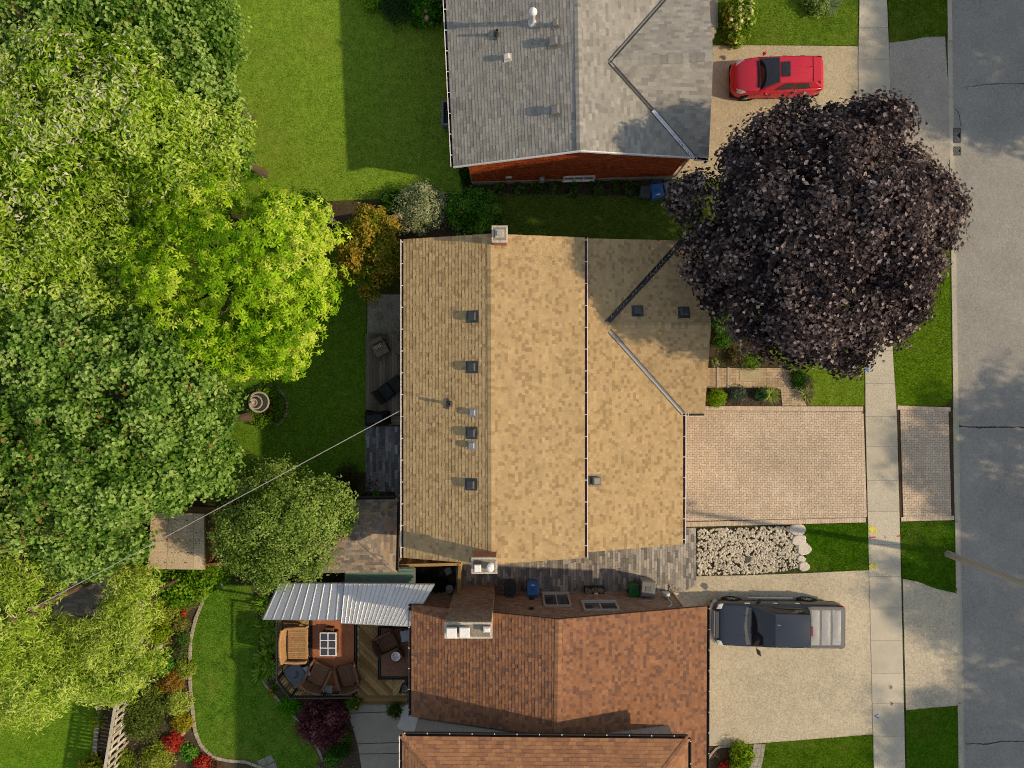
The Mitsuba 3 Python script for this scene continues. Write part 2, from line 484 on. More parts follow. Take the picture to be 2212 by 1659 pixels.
def crown(c, R, pal, n, rng, clump=0.45, per=36, L=0.15, W=0.11, kind='leaf', bump=0.28, flat=0.5, fleck=None, shell=0.55, low=-0.45, freq=1.7, lobes=0, lobe_r=0.36, up=0.6):
    """The foliage of a crown: clumps of leaves spread through a bumpy ellipsoid round c with half axes R."""
    mb, c, R = MB(), np.asarray(c, float), np.asarray(R, float)
    m = max(3, int(n / per))
    d = unit(rng.normal(size=(m * 4, 3))); d = d[d[:, 2] > low][:m]; m = len(d)
    if lobes:                                     # boughs: each a rounded mass of clumps, with deep gaps between them
        k = np.arange(lobes * 2) + 0.5
        ph, ct = k * 2.39996 + rng.uniform(-.25, .25, len(k)), 1 - 2 * k / len(k) + rng.normal(0, .05, len(k))
        ld = unit(np.column_stack([np.cos(ph) * np.sqrt(np.clip(1 - ct ** 2, 0, 1)), np.sin(ph) * np.sqrt(np.clip(1 - ct ** 2, 0, 1)), ct]))
        ld = ld[ld[:, 2] > low * 0.6]
        lr = lobe_r * rng.uniform(0.72, 1.28, len(ld))
        lc = ld * (1 - lr[:, None] * 0.9) * (1 + bump * rng.normal(0, .28, len(ld)))[:, None]
        w = rng.choice(len(ld), m, p=lr ** 2 / (lr ** 2).sum())
        dd = unit(rng.normal(size=(m, 3)) + ld[w] * 0.75 + [0, 0, .25])
        r = 0.55 + 0.45 * rng.random(m) ** 0.5
        q = c + (lc[w] + dd * (lr[w] * r)[:, None]) * R
        d = unit(dd * 0.7 + ld[w] * 0.5)
        lt = rng.normal(0, .5, len(ld))[w]
    else:
        b = 1 + bump * 2 * (meshkit.fbm(d * freq + c[:1], 2, 5) - 0.5) + 0.09 * rng.normal(size=m)
        r = (shell + (1 - shell) * rng.random(m) ** 0.6)
        q = c + d * R * (b * r)[:, None]
        lt = 0.0
    size = rng.uniform(0.6, 1.25, m) * clump
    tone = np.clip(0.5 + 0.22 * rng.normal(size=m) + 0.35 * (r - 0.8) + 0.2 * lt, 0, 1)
    cnt = per if kind != 'rosette' else max(3, per // 6)
    i = np.repeat(np.arange(m), cnt)
    off = unit(rng.normal(size=(len(i), 3))) * (rng.random(len(i)) ** 0.45 * size[i] * 1.15)[:, None] * [1, 1, flat + 0.15]
    p = q[i] + off
    nor = unit(d[i] * 0.55 + [0, 0, up] + unit(off) * 0.45 + rng.normal(size=(len(i), 3)) * 0.38)
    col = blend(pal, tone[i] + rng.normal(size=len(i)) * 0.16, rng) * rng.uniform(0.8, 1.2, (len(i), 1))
    if fleck is not None:
        f = (rng.random(len(i)) < fleck[1]) & (meshkit.fbm(p * 0.9, 2, 9) > fleck[2] if len(fleck) > 2 else True)
        col[f] = np.asarray(fleck[0]) * rng.uniform(0.7, 1.2, (f.sum(), 1))
    ok = p[:, 2] > 0.06
    p, nor, col = p[ok], nor[ok], col[ok]
    if kind == 'rosette':
        rosettes(mb, p, nor, col, L, W, rng)
    else:
        leaves(mb, p, nor, col, L, W, rng)
    return mb, q


BARK = A(96, 84, 70)


def trunk(mb, base, top, r0, targets, rng, bark=BARK):
    """A tapered trunk with limbs that reach for the given clump centres."""
    base, top = np.asarray(base, float), np.asarray(top, float)
    t = np.linspace(0, 1, 7)[:, None]
    w = base + (top - base) * t + np.column_stack([rng.normal(0, 0.06, (7, 2)), np.zeros(7)]) * t
    mb.tube(w, np.linspace(r0, r0 * 0.35, 7) * np.r_[1.35, np.ones(6)], bark, 8, 3)
    for q in targets:
        a = w[rng.integers(2, 6)]
        mid = a + (q - a) * 0.5 + [0, 0, -0.12 * np.linalg.norm(q - a)]
        mb.tube([a, (a + mid) / 2, mid, (mid + q) / 2, q], r0 * np.array([0.42, 0.34, 0.24, 0.15, 0.06]), bark, 5, 3)


def tree(name, label, cat, u, v, zc, R, pal, n, seed, group=None, r0=0.16, base=None, limbs=16, bark=BARK, **kw):
    rng = np.random.default_rng(seed)
    c = P(u, v, zc)
    mb, q = crown(c, R, pal, n, rng, **kw)
    key = thing(name, label, cat, group)
    b = np.array([c[0] + rng.normal(0, .15), c[1] + rng.normal(0, .15), 0]) if base is None else np.array([*base, 0.0])
    tb = MB()
    trunk(tb, b, c + [0, 0, R[2] * 0.35], r0, q[rng.choice(len(q), min(limbs, len(q)), False)], rng, bark)
    part(key, 'trunk', tb)
    part(key, 'crown', mb, 'leaf')
    return key


def bush(name, label, cat, u, v, r, h, pal, n, seed, group=None, flowers=None, rx=None, zbase=0.0, **kw):
    """A low plant that spreads r metres about its stems and h metres high."""
    rng = np.random.default_rng(seed)
    kw = {'clump': min(0.3, 0.42 * r), 'per': 18, 'L': 0.12, 'W': 0.07, 'bump': 0.25, 'shell': 0.35, 'low': -0.15, **kw}
    c = P(u, v, 0) + [0, 0, zbase + h * 0.3]
    mb, q = crown(c, (rx or r, r, h * 0.7), pal, n, rng, **kw)
    if flowers is None and not kw.get('stem'):
        pass
    key = thing(name, label, cat, group)
    sb = MB()
    for t in q[rng.choice(len(q), min(5, len(q)), False)]:
        sb.tube([[c[0], c[1], zbase], (np.array([c[0], c[1], zbase]) + t) / 2 + rng.normal(0, .03, 3), t], [0.018, 0.012, 0.005], BARK, 4, 2)
    part(key, 'stem', sb)
    part(key, 'foliage', mb, 'leaf')
    if flowers is not None:
        cols, m, fr = flowers
        top = q[q[:, 2] > np.quantile(q[:, 2], 0.35)]
        for i in range(m):
            p = top[rng.integers(len(top))] + [*rng.normal(0, .06, 2), 0.1]
            fb = MB()
            s = trimesh.creation.icosphere(subdivisions=1, radius=fr)
            fb.add(s.vertices * [1, 1, 0.75] * rng.uniform(.85, 1.15, (len(s.vertices), 1)) + p, s.faces, np.asarray(cols[i % len(cols)]), 3)
            part(key, 'flower', fb)
    return key


def blades(mb, cen, up, L, W, col, rng, seg=3, bend=0.5):
    """Arching blades (grassy or strap leaves) from cen along the unit directions up."""
    n = len(cen); L = np.broadcast_to(L, (n,)) * rng.uniform(.7, 1.2, n)
    h = unit(up * [1, 1, 0] + 1e-4); e = np.cross(h, [0, 0, 1.0])
    rows = []
    for i in range(seg + 1):
        t = i / seg
        p = cen + up * (L * t)[:, None] + (h * 0.4 - [0, 0, 0.6]) * (bend * L * t * t)[:, None]
        w = W * (1 - t) ** 0.7 * 0.5 + 0.002
        rows += [p - e * w, p + e * w]
    v = np.stack(rows, 1).reshape(-1, 3); m = 2 * (seg + 1)
    i = np.arange(n)[:, None] * m
    f = np.vstack([np.vstack([i + [2 * j, 2 * j + 1, 2 * j + 3], i + [2 * j, 2 * j + 3, 2 * j + 2]]) for j in range(seg)])
    mb.add(v, f, np.repeat(col, m, 0), 0)


def tuft(name, label, cat, u, v, r, pal, n, seed, W=0.03, h=0.8, group=None, bend=0.5, stripe=None):
    rng = np.random.default_rng(seed)
    c = P(u, v, 0); a = rng.uniform(0, 2 * np.pi, n); t = rng.uniform(0.15, 1, n)
    up = unit(np.column_stack([np.cos(a) * t, np.sin(a) * t, np.full(n, h)]))
    mb = MB()
    col = blend(pal, rng.random(n), rng)
    blades(mb, np.column_stack([c[0] + np.cos(a) * r * .15 * t, c[1] + np.sin(a) * r * .15 * t, np.full(n, 0.03)]), up, r * 1.15, W, col, rng, 3, bend)
    return single(name, label, cat, mb, 'leaf', group)


def stone(rng, r, at, c, k=2, sq=0.6):
    s = trimesh.creation.icosphere(subdivisions=1, radius=1.0)
    v = s.vertices * (1 + rng.normal(0, .12, (len(s.vertices), 1))) * np.array([rng.uniform(.75, 1.25), rng.uniform(.75, 1.25), sq]) * r
    a = rng.uniform(0, 6.28); R = np.array([[math.cos(a), -math.sin(a), 0], [math.sin(a), math.cos(a), 0], [0, 0, 1]])
    return v @ R.T + at, s.faces, c, k


def scatter(poly, n, rng):
    x0, y0, x1, y1 = poly.bounds
    q = rng.uniform((x0, y0), (x1, y1), (int(n * 1.1 * (x1 - x0) * (y1 - y0) / max(poly.area, 1e-3)) + 8, 2))
    return q[shapely.contains_xy(poly, q[:, 0], q[:, 1])][:n]


# ================================================================== THE SETTING
def kl(v):
    return 2046 + 0.0145 * v          # the kerb's back edge


def kr(v):
    return 2059.5 + 0.0170 * v        # where gutter strip and asphalt meet


g = MB(); g.box(-420, 420, -420, 420, -0.6, -0.16, A(96, 110, 60), 3)
struct('ground', 'wide green ground sheet beneath the whole neighbourhood', g, 'turf')

vv = np.array([-9000, -60, 200, 500, 830, 1150, 1450, 1720, 9000.0])
west = [P(kl(v), v)[:2] for v in vv]
g = MB(); g.prism(Polygon([(-200, west[0][1])] + west + [(-200, west[-1][1])]), -0.16, -0.012, A(70, 74, 44), 4)
struct('yard', 'dark soil and thin grass of the plots west of the street', g, 'turf')
road_w = 8.6
east = [p + [0.42 + road_w, 0] for p in west]
g = MB(); g.prism(Polygon([p + [0.1, 0] for p in west] + east[::-1]), None, -0.13, A(164, 162, 156), 4)
struct('road', 'pale worn asphalt street along the east side', g)
g = MB(); g.prism(Polygon([(200, east[0][1])] + [tuple(p) for p in east] + [(200, east[-1][1])]), -0.16, 0.0, A(84, 118, 36), 3)
struct('yard', 'grass verge on the far side of the street', g, 'turf')

# kerb with its joints, gutter strip, dropped at the driveways
key = struct('kerb', 'pale concrete kerb and gutter strip along the street')
joints = [-60, 88, 209, 345, 480, 620, 755, 883, 1022, 1128, 1270, 1396, 1520, 1582, 1720]
rng = np.random.default_rng(4)
for a, b in zip(joints[:-1], joints[1:]):
    m = (a + b) / 2
    low = 88 < m < 390 or 880 < m < 1128 or 1270 < m < 1525
    z = -0.03 if low else 0.035
    c = A(196, 190, 174) * rng.uniform(.92, 1.05)
    q = [P(kl(a), a)[:2], P(kl(b), b)[:2]]; w = 0.20
    d = unit(q[1] - q[0]) * 0.007
    mb = MB()
    e = np.array([w, 0])
    mb.prism(Polygon([q[0] + d, q[0] + d + e, q[1] - d + e, q[1] - d]), -0.15, z, c, 2)
    mb.prism(Polygon([q[0] + d + e, P(kr(a), a)[:2] + d, P(kr(b), b)[:2] - d, q[1] - d + e]), -0.15, -0.122, c * .93, 2)
    part(key, 'section', mb, 'paving')

# sidewalk slabs
sl_l = ([-60, 0, 150, 450, 755, 900, 1200, 1659, 1720], [1857, 1856, 1853, 1860, 1868, 1869, 1876, 1887, 1888])
sl_r = ([-60, 0, 150, 450, 755, 900, 1200, 1659, 1720], [1914, 1915, 1922, 1925, 1928, 1937, 1945, 1955, 1956])
key = struct('sidewalk', 'pale concrete sidewalk of square slabs beside the street')
js = [-80, -10, 60, 129, 203, 273, 343, 412, 482, 552, 621, 690, 757, 829, 899, 965, 1037, 1105, 1176, 1245, 1313, 1383, 1454, 1519, 1590, 1662, 1732]
for i, (a, b) in enumerate(zip(js[:-1], js[1:])):
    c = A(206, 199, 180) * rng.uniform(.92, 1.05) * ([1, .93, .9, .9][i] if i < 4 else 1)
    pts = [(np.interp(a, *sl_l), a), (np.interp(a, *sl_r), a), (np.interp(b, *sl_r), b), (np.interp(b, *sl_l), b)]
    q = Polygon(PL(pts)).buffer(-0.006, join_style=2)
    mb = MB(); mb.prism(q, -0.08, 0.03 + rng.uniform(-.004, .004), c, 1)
    part(key, 'slab', mb, 'paving')

# utility paint on the sidewalk
def mark(name, label, strokes, c, z=0.041, w=0.035):
    mb = MB()
    for s in strokes:
        q = LineString(PL(s)).buffer(w, cap_style=1)
        mb.prism(q, z - 0.02, z, c, 2)
    struct(name, label, mb, 'matte')


YEL, BLU, RED = (0.75, 0.68, 0.02), (0.08, 0.2, 0.5), (0.55, 0.06, 0.05)
mark('paint_mark', 'yellow utility arrow sprayed on the sidewalk near the interlock driveway',
     [[(1876, 1142), (1893, 1142)], [(1883, 1136), (1876, 1142), (1883, 1148)], [(1887, 1136), (1879, 1142), (1887, 1149)], [(1888, 1151), (1890, 1147), (1893, 1149), (1891, 1153)]], YEL, w=0.022)
mark('paint_mark', 'yellow utility arrow sprayed on the sidewalk near the grass corner',
     [[(1877, 1222), (1893, 1222)], [(1884, 1216), (1877, 1222), (1884, 1228)], [(1888, 1215), (1890, 1220)], [(1888, 1227), (1891, 1225), (1892, 1230)]], YEL, w=0.022)
mark('paint_mark', 'red dashes sprayed across the sidewalk', [[(1878, 1161), (1890, 1160)], [(1910.5, 1160), (1911.5, 1160)], [(1938, 1158), (1943, 1157)]], RED, w=0.03)
mark('paint_mark', 'small blue arrow on the sidewalk beside the maple lawn', [[(1869, 797), (1877, 799)], [(1876, 794), (1869, 797), (1875, 803)]], BLU, w=0.025)
mark('paint_mark', 'blue arrow on the sidewalk by the pickup driveway', [[(1888, 1546), (1896, 1542)], [(1888, 1546), (1897, 1550)]], BLU, w=0.025)


def sheet(name, label, pts, z, c, k=3, mat='paving', z0=-0.05):
    mb = MB(); mb.prism(Polygon(PL(pts)).buffer(0), z0, z, c, k)
    return struct(name, label, mb, mat)


# driveways and aprons
sheet('driveway', 'pale worn asphalt driveway under the red hatchback', [(1430, 97), (1700, 98.5), (1853, 100), (1856, 250), (1861, 390), (1700, 389), (1450, 388)], 0.012, A(196, 184, 156), 4)
sheet('driveway', 'grey asphalt apron between sidewalk and kerb at the red car', [(1921, 92), (1960, 88), (2000, 80), (2041, 79), (2049, 200), (2053, 392), (1926, 398)], 0.012, A(176, 170, 158), 4)
sheet('driveway', 'pale exposed aggregate driveway under the pickup truck', [(1430, 1246), (1600, 1243), (1745, 1238), (1878, 1231), (1882, 1400), (1886, 1586), (1700, 1601), (1560, 1611), (1400, 1612)], 0.012, A(206, 196, 172), 5)
sheet('driveway', 'exposed aggregate apron between sidewalk and kerb opposite the pickup', [(1950, 1250), (1985, 1257), (2020, 1271), (2064, 1281), (2069, 1524), (2020, 1528), (1957, 1534)], 0.012, A(204, 194, 172), 5)
sheet('concrete_pad', 'small pale concrete pad beside the brown roofed house', [(1505, 1570), (1556, 1570), (1551, 1590), (1540, 1606), (1505, 1612)], 0.02, A(204, 198, 180), 1)

# interlock driveway: bedding, soldier border, herringbone field
PAV = palette([A(222, 202, 178), A(216, 198, 172), A(224, 206, 184), A(214, 194, 170)], 0.025, 0.06, 0.5, 3)
PAVW = palette([A(206, 182, 152), A(192, 170, 138), A(210, 188, 160)], 0.05, 0.08, 0.6, 5)


def soldier(a, b, w, l, gap=0.008):
    a, b = np.asarray(a, float), np.asarray(b, float)
    L = np.linalg.norm(b - a); d = (b - a) / L; e = np.array([-d[1], d[0]]) * l
    n = int(L / w)
    return [(np.array([a + d * (i * w + gap), a + d * ((i + 1) * w), a + d * ((i + 1) * w) + e, a + d * (i * w + gap) + e]), True) for i in range(n)]


key = sheet('driveway', 'tan interlock driveway laid in herringbone', [(1440, 892), (1522, 876), (1868, 877), (1876, 1129), (1476, 1139), (1440, 1139)], 0.0, A(84, 68, 52), 2)
inner = Polygon(PL([(1445, 903), (1522, 888), (1862, 889), (1869, 1117), (1476, 1126), (1445, 1126)]))
tl, tr, br, bl = PL([(1500, 887), (1866, 888), (1873, 1128), (1475, 1138)])
pieces = herringbone(inner, 0.112, gap=0.012) + soldier(bl, br, 0.115, 0.225) + soldier(tl, tr, 0.115, 0.22)
a, b = PL([(1872, 1117), (1864.5, 889)]); pieces += soldier(a, b, 0.115, 0.11)
lay(key, 'paver', pieces, PAV, 0.035, -0.01, P(1660, 1000)[:2], k=1, shift=0.003)
key = sheet('driveway', 'tan interlock apron between sidewalk and kerb', [(1937, 876), (2054, 880), (2063, 1124), (1945, 1127)], 0.0, A(84, 68, 52), 2)
inner = Polygon(PL([(1944, 886), (2048, 889), (2054, 1114), (1951, 1117)]))
q = PL([(1938, 885), (2054, 889), (2061, 1123), (1946, 1126), (1943, 886), (1950, 1117)])
pieces = herringbone(inner, 0.112, gap=0.012) + soldier(q[3], q[2], 0.115, 0.2) + soldier(q[0], q[1], 0.115, 0.2)
lay(key, 'paver', pieces, PAV, 0.035, -0.01, P(2000, 1000)[:2], most=200, k=1, shift=0.003)

# front walk, with its two timber edged treads and the flat flagstone
walkp = Polygon(PL([(1520, 795), (1690, 795), (1722, 806), (1726, 845), (1742, 876), (1690, 876), (1686, 842), (1676, 837), (1520, 837)]))
key = struct('walkway', 'tan paver walkway that leads to the front door', MB().prism(walkp, -0.05, 0.0, A(112, 94, 70), 2))
flag = Polygon(PL([(1597, 799), (1643, 799), (1643, 825), (1597, 824)]))
fld = walkp.difference(flag.buffer(0.012)).difference(Polygon(PL([(1548, 794), (1552, 794), (1552, 838), (1548, 838)]))).difference(Polygon(PL([(1571, 794), (1575, 794), (1575, 838), (1571, 838)])))
lay(key, 'paver', herringbone(fld, 0.135), PAVW, 0.03, -0.02, P(1690, 830)[:2], most=220, k=1, shift=0.005)
mb = MB(); mb.prism(flag, -.02, .045, A(196, 182, 146), 3); part(key, 'flagstone', mb, 'paving', 'wide sandy flagstone set in the pavers')
for u in (1550, 1573):
    mb = MB(); x = P(u, 800)[0]; mb.box(x - .05, x + .05, P(0, 838)[1], P(0, 794)[1], -.02, .06, A(198, 190, 168), 3); part(key, 'tread_edge', mb)

# grey paver path south of the tan house
GREYP = palette([A(178, 172, 164), A(150, 146, 142), A(196, 190, 180), A(132, 130, 128), A(168, 160, 148)], 0.05, 0.06, .6, 8)
pathp = Polygon(PL([(985, 1180), (1475, 1140), (1503, 1140), (1504, 1262), (1470, 1282), (985, 1285)]))
key = struct('path', 'grey paver path between the tan and brown roofed houses', MB().prism(pathp, -0.05, 0.0, A(86, 82, 76), 2))
lay(key, 'paver', courses(pathp, 0.125, [0.25, 0.37, 0.5, 0.37], 90, 0.009, 3), GREYP, 0.03, -0.02, P(1320, 1225)[:2], k=2)
# rear patio
DARKP = palette([A(150, 152, 160), A(120, 124, 134), A(168, 170, 176), A(110, 112, 120), A(138, 138, 142)], 0.05, 0.06, .6, 9)
patp = Polygon(PL([(790, 921), (900, 921), (900, 1182), (857, 1182), (854, 1062), (790, 1061)]))
key = struct('patio', 'blue grey paver patio behind the tan house', MB().prism(patp, -0.05, 0.0, A(70, 70, 72), 2))
lay(key, 'paver', courses(patp, 0.15, [0.3, 0.45, 0.6, 0.45], 90, 0.009, 5), DARKP, 0.03, -0.02, P(830, 990)[:2], k=2)

# concrete patio of the brown house, in slabs
key = struct('patio', 'dark concrete patio below the deck steps')
slabs = [[(752, 1515), (890, 1515), (890, 1535), (752, 1540)], [(752, 1541), (890, 1536), (890, 1602), (772, 1606)], [(772, 1607), (890, 1603), (890, 1626), (776, 1628)], [(776, 1629), (890, 1627), (890, 1720), (790, 1720)]]
for s in slabs:
    mb = MB(); mb.prism(Polygon(PL(s)).buffer(-.008), -.05, .02, A(168, 162, 150) * rng.uniform(.92, 1.05), 2); part(key, 'slab', mb, 'paving')
sheet('concrete_pad', 'pale concrete step pad under the brown house eave', [(868, 1528), (905, 1500), (925, 1500), (925, 1590), (880, 1590), (876, 1578), (860, 1572), (858, 1566), (866, 1552)], 0.06, A(214, 212, 206), 1)

# stone gravel pad with stepping stones behind the tan house
key = sheet('gravel_pad', 'grey fine gravel pad beside the rear deck', [(794, 636), (900, 636), (900, 722), (793, 722)], 0.01, A(166, 162, 152), 5)
for u, v, r in ((806, 655, .24), (818, 684, .21), (842, 662, .17), (860, 700, .2)):
    mb = MB(); c = P(u, v); mb.rev([(r, -.02), (r, .02), (r * .95, .035), (0.001, .036)], A(150, 148, 128), c, 22, 3); part(key, 'stepping_stone', mb, 'paving')

# white river stone bed, drain, boulders
gb = Polygon(PL([(1504, 1142), (1620, 1139), (1724, 1135), (1733, 1160), (1730, 1190), (1738, 1226), (1640, 1240), (1504, 1244)]))
struct('garden_bed', 'dark soil under the white river stones', MB().prism(gb, -.05, .004, A(64, 58, 46), 3))
rng = np.random.default_rng(11)
mb = MB()
hole = P(1614, 1208)[:2]
for q in scatter(gb.buffer(-.03), 2000, rng):
    if max(abs(q - hole)) < .14:
        continue
    r = rng.uniform(.035, .066)
    mb.add(*stone(rng, r, [*q, rng.uniform(.01, .05)], A(226, 218, 200) * rng.uniform(.72, 1.08) * [1, rng.uniform(.95, 1.02), rng.uniform(.88, 1.04)], 2, .7))
single('river_stones', 'bed of white river stones beside the interlock driveway', 'gravel', mb, kind='stuff')
mb = MB(); mb.cbox(hole[0], hole[1], 0.02, .26, .26, .05, A(96, 92, 84), 2, .015)
dk = thing('drain_cover', 'square dark drain cover set in the white river stones', 'drain')
part(dk, 'frame', mb, 'satin')
mb = MB()
for i in range(5):
    mb.box(hole[0] - .1, hole[0] + .1, hole[1] - .1 + i * .042, hole[1] - .08 + i * .042, .068, .076, A(70, 66, 60))
part(dk, 'grating', mb, 'satin')
bould = [(1721, 1143, .36, .3, 'white angular boulder at the top of the boulder row'), (1725, 1166, .34, .24, 'squarish white boulder second in the row'), (1736, 1185, .33, .33, 'large round white boulder bulging toward the grass'),
         (1729, 1206, .2, .16, 'smallest flat white boulder of the row'), (1736, 1223, .26, .26, 'white round boulder at the bottom of the row')]
for u, v, rx, ry, lab in bould:
    s = trimesh.creation.icosphere(subdivisions=2, radius=1.0)
    n = s.vertices * (0.62 + 0.8 * meshkit.fbm(s.vertices * [1.1, 1.1, .3] + u, 3, 2)[:, None])
    n[:, 2] = np.clip(n[:, 2], -.5, .42 + .05 * n[:, 0])
    n = n * [rx, ry, .26] + P(u, v) + [0, 0, .02]
    single('boulder', lab, 'boulder', MB().add(n, s.faces, A(226, 218, 204), 4))

# lawns: turf sheets with blades of grass standing on them
LIT = A(150, 158, 46)
lawns = [
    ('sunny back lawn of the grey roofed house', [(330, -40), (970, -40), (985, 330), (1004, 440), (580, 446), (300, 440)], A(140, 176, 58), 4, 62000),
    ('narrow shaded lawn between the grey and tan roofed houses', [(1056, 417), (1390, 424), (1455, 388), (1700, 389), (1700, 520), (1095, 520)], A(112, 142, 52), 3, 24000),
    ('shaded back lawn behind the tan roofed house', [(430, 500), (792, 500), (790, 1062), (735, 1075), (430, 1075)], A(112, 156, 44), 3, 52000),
    ('curved lawn with stone edging beside the deck', [(485, 1262), (545, 1264), (556, 1300), (560, 1440), (570, 1472), (600, 1512), (660, 1580), (702, 1662), (705, 1700), (560, 1700), (553, 1652), (500, 1642), (462, 1634), (436, 1612), (423, 1580), (414, 1500), (412, 1440), (414, 1375), (424, 1335), (440, 1298), (462, 1272)], A(112, 160, 48), 3, 42000),
    ('lawn in the lower left corner beyond the white fence', [(-60, 1380), (215, 1460), (212, 1530), (204, 1640), (200, 1700), (-60, 1700)], A(118, 164, 40), 3, 26000),
    ('front lawn beside the hydrangea of the grey roofed house', [(1500, -50), (1854, -50), (1853, 98), (1560, 97), (1500, 97)], A(118, 154, 46), 3, 20000),
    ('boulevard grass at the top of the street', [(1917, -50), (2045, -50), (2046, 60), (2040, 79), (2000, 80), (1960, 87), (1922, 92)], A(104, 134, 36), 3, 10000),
    ('front lawn under the purple maple', [(1545, 590), (1862, 470), (1867, 755), (1868, 876), (1745, 876), (1728, 845), (1722, 800), (1700, 790), (1545, 790)], A(130, 162, 46), 4, 24000),
    ('boulevard grass between the maple and the road', [(1926, 400), (2052, 392), (2056, 760), (2057, 860), (2040, 876), (1936, 876), (1930, 760)], A(112, 150, 30), 3, 27000),
    ('front grass strip beside the white boulders', [(1730, 1134), (1876, 1130), (1880, 1231), (1745, 1233), (1742, 1205), (1748, 1180), (1740, 1155)], A(92, 142, 24), 2, 12000),
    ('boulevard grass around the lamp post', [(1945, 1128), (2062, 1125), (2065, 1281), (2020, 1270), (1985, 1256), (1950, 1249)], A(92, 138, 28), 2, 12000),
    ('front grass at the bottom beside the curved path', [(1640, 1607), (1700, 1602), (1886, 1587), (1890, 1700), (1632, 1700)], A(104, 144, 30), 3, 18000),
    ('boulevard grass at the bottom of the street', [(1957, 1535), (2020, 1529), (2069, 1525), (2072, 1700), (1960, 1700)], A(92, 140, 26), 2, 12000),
]
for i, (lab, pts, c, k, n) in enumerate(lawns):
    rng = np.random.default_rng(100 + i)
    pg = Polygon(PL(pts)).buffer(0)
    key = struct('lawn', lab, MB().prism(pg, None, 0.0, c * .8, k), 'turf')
    q = scatter(pg.buffer(.03), n, rng); n = len(q)
    a = rng.uniform(0, 2 * np.pi, n); L = rng.uniform(.05, .11, n); w = rng.uniform(.016, .03, n)
    lean = rng.uniform(.3, 1.0, n)
    tip = np.column_stack([q[:, 0] + np.cos(a) * L * lean, q[:, 1] + np.sin(a) * L * lean, L * rng.uniform(.25, .75, n)])
    e = np.column_stack([-np.sin(a) * w / 2, np.cos(a) * w / 2, np.zeros(n)])
    b = np.column_stack([q, np.full(n, -.004)])
    v = np.stack([b - e, b + e, tip], 1).reshape(-1, 3)
    f1, f2 = fbm2(q, .55, i), fbm2(q, 3.0, i + 40)
    t = np.clip((0.6 * f1 + 0.4 * f2 - .46) * 4 + rng.normal(0, .22, n), 0, 1)[:, None] * (.17 * k)
    col = (c * (0.72 + .9 * (f2 - .3))[:, None] * rng.uniform(.7, 1.35, (n, 1))) * (1 - t) + np.array(A(190, 176, 96)) * t
    mb = MB().add(v, np.arange(3 * n).reshape(-1, 3), np.repeat(col, 3, 0), 0)
    part(key, 'grass', mb, 'leaf', kind='stuff')

# planting beds: dark mulch with lumps
SOIL = A(84, 74, 60)
beds = [('mulched bed along the grey roofed house', [(1000, 392), (1440, 384), (1460, 386), (1392, 424), (1060, 418), (1004, 440)], 300),
        ('mulched bed on the boundary behind the fence', [(575, 440), (860, 428), (1060, 410), (1095, 520), (860, 520), (580, 500)], 200),
        ('planting bed between front walk and interlock driveway', [(1520, 837), (1684, 838), (1689, 876), (1520, 877)], 160),
        ('front garden bed beneath the maple', [(1520, 500), (1600, 500), (1640, 740), (1700, 792), (1690, 796), (1520, 797)], 200),
        ('small bed at the corner of walk and lawn', [(1722, 800), (1752, 812), (1758, 840), (1754, 868), (1742, 876), (1728, 850)], 120),
        ('large flower bed between white fence and curved lawn', [(225, 1700), (268, 1440), (300, 1405), (315, 1240), (480, 1240), (485, 1258), (458, 1270), (438, 1298), (422, 1335), (411, 1380), (409, 1440), (412, 1500), (421, 1582), (434, 1612), (460, 1637), (500, 1646), (553, 1656), (560, 1700)], 700),
        ('bed of hostas beside the deck', [(540, 1262), (605, 1262), (605, 1470), (635, 1503), (770, 1502), (756, 1540), (776, 1600), (780, 1700), (708, 1700), (703, 1660), (662, 1578), (602, 1510), (572, 1470), (562, 1440), (558, 1300)], 420),
        ('dark garden bed between the fence and the metal roof', [(845, 1182), (992, 1218), (990, 1310), (845, 1310)], 260),
        ('narrow bed along the white fence', [(212, 1490), (262, 1440), (228, 1700), (200, 1700)], 80),
        ('bed beside the shed under the patio corner', [(730, 1020), (800, 1020), (854, 1063), (857, 1080), (730, 1080)], 100),
        ('front bed at the corner of the brown roofed house', [(1500, 1612), (1560, 1612), (1612, 1608), (1618, 1640), (1606, 1700), (1500, 1700)], 160)]
for i, (lab, pts, n) in enumerate(beds):
    rng = np.random.default_rng(300 + i)
    pg = Polygon(PL(pts)).buffer(0)
    key = struct('garden_bed', lab, MB().prism(pg, -.05, .008, SOIL, 5))
    mb = MB()
    for q in scatter(pg.buffer(-.05), n, rng):
        mb.add(*stone(rng, rng.uniform(.03, .07), [*q, .01], SOIL * rng.uniform(.5, 1.7), 3, .45))
    part(key, 'mulch', mb, kind='stuff')


def edging(name, label, line, c, l=0.3, w=0.12, h=0.07, seed=0):
    """A row of edging stones along a plan line; each stone a piece."""
    rng = np.random.default_rng(seed)
    ls = LineString(PL(line)); key = struct(name, label)
    n = max(2, int(ls.length / l))
    for i in range(n):
        a, b = np.array(ls.interpolate((i + .03) / n, normalized=True).coords[0]), np.array(ls.interpolate((i + .97) / n, normalized=True).coords[0])
        d = unit(b - a); e = np.array([-d[1], d[0]]) * w / 2 * rng.uniform(.85, 1.1)
        mb = MB(); poly_piece(mb, [a - e, b - e, b + e, a + e], h * rng.uniform(.85, 1.1), c * rng.uniform(.85, 1.1), -.02, 3)
        part(key, 'stone', mb, 'paving')


